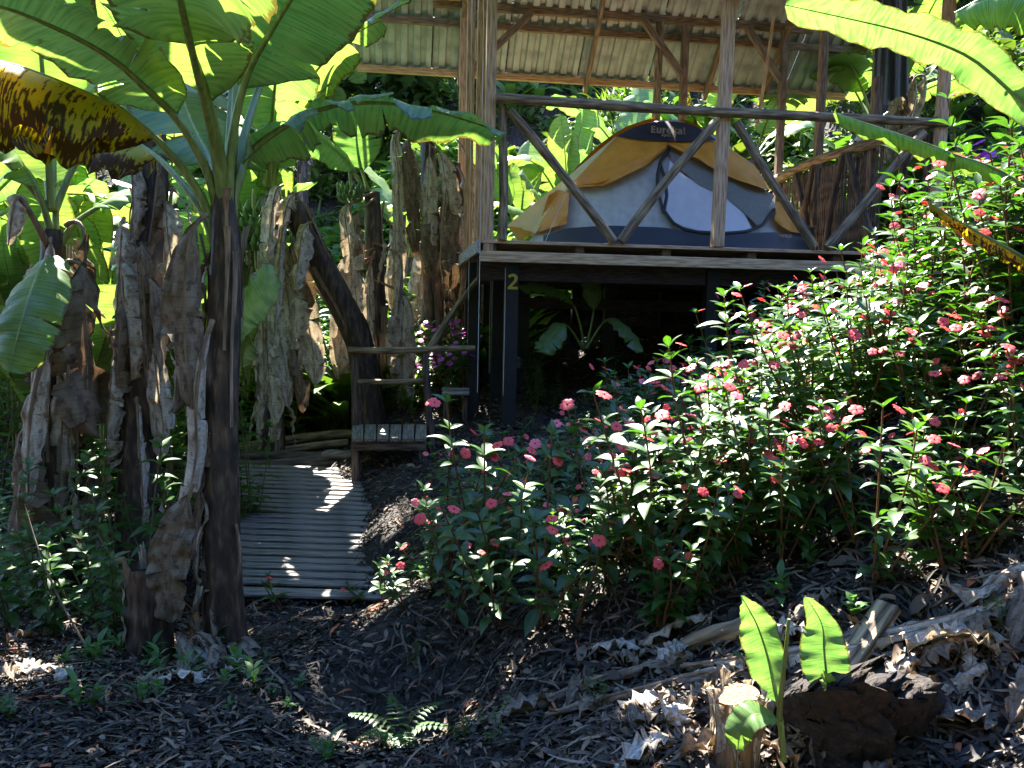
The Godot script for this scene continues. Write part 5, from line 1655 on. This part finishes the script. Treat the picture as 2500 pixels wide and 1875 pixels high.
func plant(key: String, called: String, label: String, category: String, group: String, at: Vector3, s: float, lean := Vector3.ZERO, which := -1) -> Node3D:
	var kit: Array = herb_kits[key]
	var o: Node3D = kit[which if which >= 0 else rng.randi() % kit.size()].duplicate()
	o.name = numbered(called)
	add_child(o)
	var up := (Vector3.UP + lean).normalized()
	o.transform = Transform3D(Basis(Quaternion(Vector3.UP, up)) * Basis(Vector3.UP, rnd(-1.0, 1.0)) * Basis.from_scale(Vector3(s, s, s)), at)
	o.set_meta("label", label)
	o.set_meta("category", category)
	o.set_meta("group", group)
	return o

func blooms(o: Node3D) -> String:
	var n := 0
	for ch in o.get_children():
		if String(ch.name).begins_with("flower"):
			n += 1
	return ["no bloom", "one bloom", "two blooms", "three blooms", "four blooms", "five blooms", "six blooms", "seven blooms"][mini(n, 7)]

func herb_label(o: Node3D, x: float, d: float) -> String:
	# says size, blooms, row and what it stands below
	var px := 1250.0 + FOCAL * x / d
	var col := "below the numbered stilt"
	for q in [[1330, "below the tent's pale flap"], [1500, "below the tent's left half"], [1620, "below the tent door"], [1740, "just left of the centre post"], [1860, "just right of the centre post"], [1980, "below the stick wall"], [2100, "below the chest"], [2220, "left of the right corner post"], [2320, "below the right corner post"], [2420, "right of the corner post"], [2480, "at the right edge"]]:
		if px > q[0]:
			col = q[1]
	var row := "front thicket row" if d < 2.65 else ("second thicket row" if d < 2.95 else ("third thicket row" if d < 3.3 else ("fourth thicket row" if d < 3.75 else "back thicket row")))
	var s: float = o.scale.y
	var size := "low" if s < 0.62 else ("short" if s < 0.8 else ("tall" if s > 0.98 else "middling"))
	return "%s impatiens with %s, %s, %s" % [size, blooms(o), row, col]

func make_flowers() -> void:
	rng.seed = 1001
	herb_kit("near", 7, 0.45, 0.75, 3, true, M.petal_coral, M.leaf_impatiens, M.stem_red, 5, 0.1, 0.045)
	herb_kit("mass", 7, 0.5, 0.85, 4, false, M.petal_coral, M.leaf_impatiens, M.stem_red, 5, 0.1, 0.045)
	herb_kit("mass_bare", 4, 0.4, 0.7, 4, false, M.petal_coral, M.leaf_impatiens_pale, M.stem_red, 0, 0.1, 0.05)
	herb_kit("small", 5, 0.2, 0.4, 2, true, M.petal_coral, M.leaf_impatiens, M.stem_red, 2, 0.09, 0.047)
	herb_kit("purple", 4, 0.5, 0.8, 4, false, M.petal_purple, M.leaf_impatiens, M.stem_red, 13, 0.10, 0.058)
	# the thicket on the slope: columns and distances of the feet
	var n := 0
	var tries := 0
	var at := []
	while n < 200 and tries < 9000:
		tries += 1
		var d := rnd(2.3, 4.2)
		var x := rnd(-0.3, 2.6)
		# lower left limit of the thicket, seen from above
		var lim := 1.05
		for q in [[2.35, 1.05], [2.6, 0.5], [2.8, 0.22], [3.2, 0.0], [3.6, -0.15], [4.0, 0.0], [4.3, 0.4]]:
			if d >= q[0]:
				lim = q[1]
		if x < lim or x > 0.66 * d + 0.12:
			continue
		var ok := true
		for q in at:
			if Vector2(q[0] - x, q[1] - d).length() < 0.12:
				ok = false
				break
		if not ok:
			continue
		at.append([x, d])
		n += 1
		var p := on_ground(x, -d, -0.02)
		var front := d < 3.0 and rng.randf() < 0.8
		var key := "near" if front else ("mass" if rng.randf() < 0.78 else "mass_bare")
		var grp := "impatiens in the front of the thicket" if d < 2.9 else ("impatiens in the middle of the thicket" if d < 3.6 else "impatiens at the back of the thicket")
		var s := rnd(0.7, 1.05) * (0.72 if x < 0.35 else 1.0) * (0.8 if d > 3.3 and x < 1.8 else (0.82 if d < 2.75 else 1.0)) * (1.22 if x > 1.75 else 1.0)
		var o := plant(key, "impatiens_plant", "", "flowering plant", grp, p, s, Vector3(rnd(-0.2, 0.05), 0, rnd(-0.05, 0.2)))
		o.set_meta("label", herb_label(o, x, d))
	# scattered ones down to the boardwalk
	for q in [[905, 4.35], [1060, 4.2], [1120, 4.0], [1180, 3.75], [1100, 3.55], [985, 3.75], [1240, 3.5], [1150, 4.4], [1210, 4.25], [1080, 4.75], [1290, 4.1], [1000, 3.3], [1120, 3.15], [1230, 3.0], [1330, 2.85], [1180, 3.35], [1060, 3.4], [940, 3.6], [1420, 2.75], [1090, 3.85], [1010, 4.3], [1150, 3.6]]:
		plant("small" if q[0] < 1100 or rng.randf() < 0.5 else "near", "impatiens_plant", "straggling impatiens %s" % ("at the boardwalk's right edge" if q[0] < 970 else ("on the dark bank near the boardwalk" if q[0] < 1070 else ("on the bank below the numbered stilt" if q[1] > 3.9 else "low on the bank above the fern"))), "flowering plant", "straggling impatiens by the boardwalk", foot(q[0], q[1], -0.01), rnd(0.75, 1.1), Vector3(rnd(-0.4, 0.2), 0, rnd(0, 0.3)))
	for q in [[1640, 2.6, "impatiens with two lit pink blooms above the rotten log"], [2400, 2.3, "lone impatiens with coral blooms near the right edge litter"], [690, 4.2, "tiny impatiens with one bloom at the boardwalk's lower edge"]]:
		plant("small", "impatiens_plant", q[2], "flowering plant", "lone impatiens", foot(q[0], q[1], -0.01), 0.95, Vector3.ZERO)
	# purple ones behind the bench and by the right post
	for q in [[1075, 7.7], [1100, 7.4], [1050, 8.1], [1130, 8.0], [1090, 8.4], [1035, 7.5], [1120, 7.25]]:
		plant("purple", "purple_impatiens", "purple flowered impatiens growing behind the bench", "flowering plant", "purple impatiens behind the bench", foot(q[0], q[1], -0.02), rnd(0.8, 1.1))
	for k in 16:
		plant("purple" if k % 2 else "mass_bare", "purple_impatiens", "dark purple flowered bush beyond the right corner post", "flowering plant", "purple bush beyond the right post", foot(rnd(2340, 2560), rnd(5.2, 6.8), -0.02), rnd(1.3, 1.9))

func make_weeds() -> void:
	rng.seed = 1102
	herb_kit("weed", 6, 0.5, 0.95, 4, false, M.petal_purple, M.leaf_weed, M.stem_weed, 0, 0.10, 0.05)
	herb_kit("weed_near", 4, 0.5, 0.95, 3, true, M.petal_purple, M.leaf_weed, M.stem_weed, 0, 0.095, 0.05)
	for q in [[30, 4.2], [90, 4.0], [160, 4.3], [230, 4.0], [290, 4.4], [400, 4.5], [60, 4.6], [200, 4.7], [-20, 4.4], [120, 3.75], [440, 4.9], [330, 4.2], [10, 3.8], [270, 3.75]]:
		plant("weed_near", "weed_shrub", "leafy green weed %s" % ("in front of the leftmost trunk" if q[0] < 140 else ("in front of the draped trunk" if q[0] < 300 else "between draped trunk and large stem")), "weed", "weeds before the left trunks", foot(q[0], q[1], -0.02), rnd(0.85, 1.25), Vector3(rnd(-0.15, 0.15), 0, rnd(0, 0.2)))
	for k in 34:
		plant("weed", "weed_shrub", "leafy weed %s among the stems behind the left grove" % ["at the left edge", "behind the leftmost trunk", "behind the draped trunk", "left of the large stem", "right of the large stem"][k % 5], "weed", "weeds behind the left grove", foot(lerpf(-60, 620, (k % 5 + rng.randf()) / 5.0), rnd(5.2, 8.5), -0.02), rnd(0.8, 1.3))
	for k in 30:
		plant("weed", "weed_shrub", "leafy weed on the bank %s" % ["beyond the boardwalk head", "behind the leaning trunk", "behind the bench"][k % 3], "weed", "weeds beyond the boardwalk", foot(lerpf(640, 1000, (k % 3 + rng.randf()) / 3.0), rnd(7.6, 10.0), -0.02), rnd(0.9, 1.6))
	for k in 20:
		plant("weed", "weed_shrub", "leafy weed in the gloom under the platform", "weed", "weeds under the platform", foot(rnd(1240, 1850), rnd(5.6, 9.2), -0.02), rnd(0.4, 0.75))
	for k in 7:
		plant("weed_near", "weed_shrub", "sunlit weed seen through the stilts under the platform", "weed", "sunlit weeds seen under the platform", foot(rnd(1270, 1350), rnd(7.0, 8.6), -0.02), rnd(0.4, 0.6))
	# seedlings and a fern at the front
	for q in [[1205, 1830, "bright seedling with a sunlit leaf at the front of the slope"], [1465, 1745, "small upright seedling beside the long dry stalks"], [1125, 1820, "ragged blue green seedling left of the bright one"], [1010, 1620, "seedling with narrow leaves on the path side"], [2440, 1560, "round leaved seedling beside the dry stalks at right"]]:
		plant("weed_near", "seedling", q[2], "seedling", "seedlings at the front", hit(q[0], q[1], -0.01), 0.2)
	var f := hit(975, 1830)
	var t := thing("fern", "small fern with feathery fronds at the path's edge", "fern", f)
	for k in 6:
		var a := k * 1.05 + 0.3
		var c := smooth_path([f, f + Vector3(sin(a) * 0.07, 0.09, cos(a) * 0.07), f + Vector3(sin(a) * 0.17, 0.1, cos(a) * 0.17)], 12)
		var m := MB.new()
		for i in range(2, 13):
			for sg in [-1.0, 1.0]:
				var dir := Basis(Vector3.UP, a + sg * 1.35)
				leaf_shape(m, Transform3D(dir, c[i]), 0.055 * (1.15 - i / 13.0), 0.007, 0.15, 3)
		put(t, "frond", m.mesh(), M.leaf_weed)

func make_forest() -> void:
	rng.seed = 1203
	# woods on the hill far behind
	var m := MB.new()
	for i in 260:
		var v := Vector3(rnd(-1, 1), rnd(-1, 1), rnd(-1, 1)).normalized() * pow(rng.randf(), 0.4)
		var b := Basis(Vector3.UP, rnd(0, TAU)) * Basis(Vector3.RIGHT, rnd(-1.0, 1.0))
		leaf_shape(m, Transform3D(b, v * Vector3(1.7, 1.5, 1.7)), rnd(0.3, 0.55), 0.12, 0.3, 3)
	var clump := m.mesh()
	var names := ["leftmost dark tree on the hill behind", "dark tree on the hill behind the grove", "dark tree on the hill left of the roof", "tree on the hill behind the roof end", "tree on the hill above the shelter roof", "tree on the hill behind the towel", "tree on the hill at the upper right", "rightmost tree on the hill behind"]
	var xs := [-13.0, -9.5, -6.5, -3.6, 0.5, 5.0, 9.5, 14.0]
	for k in xs.size():
		var p := on_ground(xs[k], -19.0 - 3.0 * (k % 3))
		var t := thing("forest_tree", names[k], "tree", p, "trees on the hill behind")
		var h := rnd(5.0, 7.0)
		pole(t, "trunk", p - Vector3(0, 0.2, 0), p + Vector3(0, h, 0), 0.22, 0.1, M.bark, 0.1, 10)
		var cs := []
		var cols := []
		for i in 16:
			var a := rnd(0, TAU)
			var r := rnd(0.2, 2.0)
			cs.append(Transform3D(Basis(Vector3.UP, rnd(0, TAU)).scaled(Vector3.ONE * rnd(0.7, 1.1)), Vector3(sin(a) * r, h * rnd(0.3, 1.15), cos(a) * r)))
			var g := rnd(0.7, 1.1)
			cols.append(Color(0.07 * g, 0.12 * g, 0.04 * g))
		copies("crown", "", "", clump, M.crown, cs, cols, t)

func make_trees_behind() -> void:
	# the wood goes on behind the camera and keeps the open sky off the near slope
	rng.seed = 1250
	var m := MB.new()
	for i in 220:
		var v := Vector3(rnd(-1, 1), rnd(-1, 1), rnd(-1, 1)).normalized() * pow(rng.randf(), 0.4)
		leaf_shape(m, Transform3D(Basis(Vector3.UP, rnd(0, TAU)) * Basis(Vector3.RIGHT, rnd(-1.0, 1.0)), v * Vector3(1.3, 1.1, 1.3)), rnd(0.25, 0.5), 0.13, 0.3, 3)
	var clump := m.mesh()
	var k := 0
	for q in [[-7.5, 3.0], [-4.2, 5.0], [-0.8, 6.0], [2.8, 5.2], [6.0, 3.2], [8.0, -0.5], [-9.0, -1.0]]:
		var p := on_ground(q[0], q[1])
		var t := thing("shade_tree", "tree standing behind the viewer, number %s from the downhill side" % ["four", "five", "six", "seven", "eight", "one", "two"][k], "tree", p, "trees behind the viewer")
		k += 1
		var h := rnd(6.0, 7.5)
		pole(t, "trunk", p - Vector3(0, 0.2, 0), p + Vector3(0, h, 0), 0.2, 0.08, M.bark, 0.1, 10)
		var cs := []
		var cols := []
		for i in 30:
			var a := rnd(0, TAU)
			var r := rnd(0.2, 2.1)
			cs.append(Transform3D(Basis(Vector3.UP, rnd(0, TAU)).scaled(Vector3.ONE * rnd(0.8, 1.2)), Vector3(sin(a) * r, h * rnd(0.16, 1.1), cos(a) * r)))
			var g := rnd(0.7, 1.1)
			cols.append(Color(0.07 * g, 0.12 * g, 0.04 * g))
		copies("crown", "", "", clump, M.crown, cs, cols, t)

func make_front() -> void:
	rng.seed = 1304
	# cut stump with two sword leaves
	var b := foot(1835, 2.02, 0.0)
	var s := thing("cut_stump", "pale fibrous cut banana stump at the lower right", "stump", b)
	var pts := []
	var rad := []
	var x := Transform3D(Basis(), b)
	var m := MB.new()
	for i in 9:
		pts.append(b + Vector3(0.006 * sin(i * 1.3), -0.14 + i * 0.0425, 0))
		rad.append(0.062 * (1.0 + 0.05 * sin(i * 2.1)))
	m.tube(pts, rad, 22, true)
	put(s, "trunk", m.mesh(), M.stump_fibre)
	for k in 7:
		var a := k * 0.9
		var p := b + Vector3(cos(a) * 0.066, 0.12, sin(a) * 0.066)
		banana_leaf(s, "torn_sheath", [p - Vector3(0, 0.2, 0), p, p + Vector3(cos(a) * 0.02, 0.09 + 0.03 * (k % 2), sin(a) * 0.02)], Vector3(cos(a), 0.1, sin(a)), {"hw": 0.028, "start": 0.02, "fold": -0.3, "droop": 0.3, "tears": 3, "ragged": 1.2, "rib": 0.003, "n": 14, "m": 3, "tip": 3.0}, M.leaf_dead, M.stump_fibre)
	var t := thing("banana_sucker", "bright green banana sucker with a twisted leaf beside the cut stump", "banana sucker", P(1905, 1840, 1.98))
	leaf_px(t, "leaf", [[1912, 1860, 1.96], [1906, 1760, 1.97], [1890, 1690, 1.98], [1872, 1600, 1.99], [1850, 1530, 2.0], [1830, 1490, 1.99], [1810, 1455, 1.97]], Vector3(-0.5, 0.2, 0.9), {"hw": 0.058, "start": 0.28, "fold": 0.5, "droop": 0.1, "tears": 0, "rib": 0.006, "wave": 0.006, "tip": 2.0, "slant": 0.1, "point": 0.9, "twist": 1.5}, M.leaf_c, M.midrib)
	leaf_px(t, "leaf", [[1912, 1860, 1.95], [1904, 1770, 1.94], [1880, 1748, 1.92], [1840, 1745, 1.9], [1810, 1775, 1.9], [1800, 1830, 1.9]], Vector3(-0.1, 1, 0.5), {"hw": 0.04, "start": 0.3, "fold": 0.2, "droop": 0.4, "tears": 0, "rib": 0.006, "wave": 0.003, "tip": 2.0}, M.leaf_b, M.midrib)
	pole(t, "rolled_leaf", P(1903, 1760, 1.95), P(1925, 1512, 1.9), 0.008, 0.004, M.green_stem, 0.002, 8)
	var t2 := thing("banana_sucker", "single upright oval banana sucker leaf on the soil mound", "banana sucker", P(2018, 1700, 2.15))
	leaf_px(t2, "leaf", [[2030, 1705, 2.0], [2022, 1670, 2.0], [2016, 1640, 2.0], [2010, 1580, 2.01], [2005, 1520, 2.02], [1966, 1455, 2.01]], Vector3(-0.3, 0.25, 1.0), {"hw": 0.06, "start": 0.2, "fold": 0.3, "droop": 0.1, "tears": 0, "rib": 0.005, "wave": 0.004, "tip": 2.0, "slant": 0.1, "point": 0.8, "twist": -0.6}, M.leaf_c, M.midrib)
	leaf_px(t2, "leaf", [[2030, 1720, 1.97], [2028, 1690, 1.96], [2018, 1660, 1.95], [2010, 1640, 1.94]], Vector3(-0.1, 0.3, 1.0), {"hw": 0.022, "start": 0.1, "fold": 0.6, "droop": 0.0, "tears": 0, "rib": 0.003, "n": 14, "tip": 2.0}, M.leaf_a, M.midrib)
	# soil mound with an undercut dark face and roots
	var mo := thing("soil_mound", "dark undercut mound of soil topped with dry litter", "mound", foot(2080, 2.1))
	m = MB.new()
	var rows := []
	var uvs := []
	var nz := noise(71, 0.9, 4)
	for i in 41:
		var f := i / 40.0
		var px := lerpf(1900, 2360, f)
		var topy := 1640.0 + 24.0 * sin(f * 3.0) + 120.0 * pow(f, 5.0)
		var r := PackedVector3Array()
		var q := PackedVector2Array()
		for j in 25:
			var g := j / 24.0
			# from the back edge over the crest, down the undercut face
			var ends := 1.0 - pow(absf(2.0 * f - 1.0), 3.0)
			var d: float = lerpf(2.3, 1.9, minf(1.0, g * 2.2)) + (0.06 * sin((g - 0.45) / 0.55 * PI) if g > 0.45 else 0.0) + 0.22 * (1.0 - ends)
			var py: float = topy + 70.0 * (1.0 - ends) + (lerpf(-60.0, 0.0, minf(1.0, g * 2.2)) if g < 0.45 else (g - 0.45) / 0.55 * 300.0)
			var p := P(px, py, d)
			var jag := nz.get_noise_3d(p.x * 9.0, p.y * 9.0, p.z * 9.0) * 0.09 + nz.get_noise_3d(p.x * 30.0, p.y * 30.0, p.z * 30.0) * 0.03
			r.append(p + Vector3(jag * 0.5, jag, jag))
			q.append(Vector2(f, g))
		rows.append(r)
		uvs.append(q)
	m.grid(rows, uvs, true)
	put(mo, "soil", m.mesh(), M.mound_soil)
	var lumps := []
	var lc := []
	for k in 900:
		var row: PackedVector3Array = rows[rng.randi() % rows.size()]
		var p: Vector3 = row[clampi(int(14.0 * pow(rng.randf(), 0.7)), 0, 13)] + Vector3(rnd(-0.012, 0.012), rnd(0.003, 0.014), rnd(-0.012, 0.012))
		lumps.append(lying(p, Vector3(rnd(-0.4, 0.4), 1, 0.4).normalized(), rnd(0, TAU), Vector3.ONE * rnd(0.25, 0.8), rnd(-0.5, 0.5)))
		var g := 0.02 + 0.22 * pow(rng.randf(), 2.0)
		lc.append(Color(g * 1.15, g * 0.92, g * 0.7))
	copies("litter", "", "", strip_mesh(0.11, 0.012, 0.3, 1.0, 5, 0.004), M.litter, lumps, lc, mo)
	# wood on the slope
	var o := thing("plank_offcut", "weathered split plank lying on the slope behind the suckers", "plank", hit(2110, 1590))
	beam(o, "wood", hit(2168, 1518, 0.05), hit(2062, 1672, 0.05), 0.07, 0.03, M.log)
	o = thing("split_wood", "pale broken slab of wood behind the split plank", "wood", hit(2100, 1545))
	beam(o, "wood", hit(2055, 1572, 0.02), hit(2170, 1527, 0.02), 0.08, 0.02, M.board)
	o = thing("rotten_log", "short rotten log lying left of the suckers", "log", hit(1750, 1575))
	pole(o, "trunk", hit(1665, 1612, 0.035), hit(1838, 1540, 0.035), 0.026, 0.034, M.log, 0.01, 12)
	var stalks := [
		[[1640, 1700, 2.5], [1850, 1660, 2.55], [2100, 1620, 2.6], [2300, 1570, 2.62], [2520, 1475, 2.7], "long dry stalk sweeping to the right edge"],
		[[1660, 1670, 2.6], [1800, 1650, 2.6], [2050, 1610, 2.65], [2280, 1560, 2.7], [2500, 1500, 2.75], "upper long dry stalk behind the oval sucker"],
		[[1170, 1800, 2.5], [1300, 1760, 2.52], [1450, 1700, 2.55], [1600, 1660, 2.58], [1690, 1640, 2.6], "long dark stalk in front of the rotten log"],
		[[1330, 1790, 2.4], [1500, 1740, 2.42], [1700, 1690, 2.45], [1800, 1660, 2.5], [1850, 1650, 2.5], "dry curled stalk running to the cut stump"],
		[[2180, 1690, 2.12], [2260, 1720, 2.1], [2320, 1715, 2.1], [2370, 1680, 2.1], [2400, 1670, 2.12], "tan curled sheath lying on the mound crest"],
		[[2300, 1470, 2.9], [2380, 1490, 2.85], [2440, 1450, 2.85], [2480, 1430, 2.85], [2520, 1420, 2.85], "pale dry stalk among litter at the right edge"]]
	for q in stalks:
		var pp := []
		for k in 5:
			pp.append(hit(q[k][0], q[k][1], 0.06))
		var st := thing("dry_stalk", q[5], "stalk", pp[2], "dry leaf stalks on the near slope")
		banana_leaf(st, "sheath", pp, Vector3(0, 1, 0.2), {"hw": 0.036, "start": 0.02, "fold": -0.2, "droop": 1.3, "tears": 3, "ragged": 1.0, "crumple": 0.008, "rib": 0.008, "n": 40, "m": 4, "tip": 5.0, "slant": 0.6}, M.leaf_dead if q[0][0] > 1600 else M.leaf_dead_dark, M.midrib_dead)
	# big dry leaves lying about
	for k in 58:
		var px := rnd(1350, 2500)
		var p := hit(px, rnd(1560, 1900), 0.03)
		if k > 45:
			px = rnd(20, 500)
			p = hit(px, rnd(1480, 1700), 0.03)
		var a := rnd(0, TAU)
		var l := rnd(0.1, 0.3)
		var dir := Vector3(cos(a), 0, sin(a) * 0.6) * l
		var e := p + dir
		e.y = G(e.x, e.z) + 0.035
		var lf := thing("dry_leaf", "large curled dry leaf in the litter %s" % ("by the left trunks" if k > 45 else ("left of the cut stump" if px < 1780 else ("around the two suckers" if px < 2100 else "near the right edge"))), "dead leaf", p, "large dry leaves in the litter" if k <= 45 else "large dry leaves at left")
		banana_leaf(lf, "blade", [p, p.lerp(e, 0.35) + Vector3(0, 0.03, 0), p.lerp(e, 0.7) + Vector3(0, 0.035, 0), e], Vector3(rnd(-0.3, 0.3), 1, 0), {"hw": rnd(0.018, 0.045), "start": 0.1, "fold": rnd(-0.2, 0.8), "droop": rnd(-0.6, 1.2), "tears": 1, "ragged": 0.5, "crumple": 0.008, "rib": 0.004, "n": 18, "m": 4, "tip": 2.0}, M.leaf_dead if rng.randf() < 0.3 else M.leaf_dead_dark, M.midrib_dead)
	# thin bare twig slanting out of the litter at left
	for q in [[[235, 1620, 3.4], [160, 1490, 3.5], [100, 1360, 3.6], [60, 1230, 3.7], "pale bare twig slanting up from the left litter"], [[285, 1525, 3.9], [262, 1495, 3.9], [240, 1470, 3.9], [225, 1450, 3.9], "short bare twig left of the cut stump"], [[320, 1440, 3.9], [290, 1390, 3.9], [260, 1340, 3.9], [235, 1300, 3.9], "longer bare twig above the cut stump"]]:
		var tw := thing("bare_twig", q[4], "twig", P(q[0][0], q[0][1], q[0][2]))
		m = MB.new()
		m.tube(smooth_path(px_path(q.slice(0, 4)), 10), [0.006, 0.006, 0.0055, 0.005, 0.005, 0.0045, 0.004, 0.0035, 0.003, 0.0025, 0.002], 6)
		put(tw, "twig", m.mesh(), M.root)

func tell_apart() -> void:
	# look-alikes beside one another are told apart by their order from the left
	var words := ["leftmost", "second-from-left", "third-from-left", "fourth-from-left", "fifth-from-left", "sixth-from-left", "seventh-from-left", "eighth-from-left", "ninth-from-left", "tenth-from-left", "eleventh-from-left", "twelfth-from-left", "thirteenth-from-left", "fourteenth-from-left", "fifteenth-from-left", "sixteenth-from-left", "seventeenth-from-left", "eighteenth-from-left", "nineteenth-from-left", "twentieth-from-left"]
	var sets := {}
	for ch in get_children():
		if ch.has_meta("label"):
			var l: String = ch.get_meta("label")
			if not sets.has(l):
				sets[l] = []
			sets[l].append(ch)
	for l in sets:
		var a: Array = sets[l]
		if a.size() < 2 or a.size() > 20:
			continue
		a.sort_custom(func(p, q): return p.position.x / -p.position.z < q.position.x / -q.position.z)
		for i in a.size():
			a[i].set_meta("label", words[i] + " " + l)

func _ready() -> void:
	make_view()
	make_materials()
	make_ground()
	make_shelter()
	make_tent()
	make_loose_things()
	make_leaf_kits()
	make_herb_kits()
	make_main_banana()
	make_near_bananas()
	make_far_bananas()
	make_flowers()
	make_weeds()
	make_front()
	make_forest()
	make_trees_behind()
	make_litter()
	make_crumbs()
	make_undergrowth()
	tell_apart()
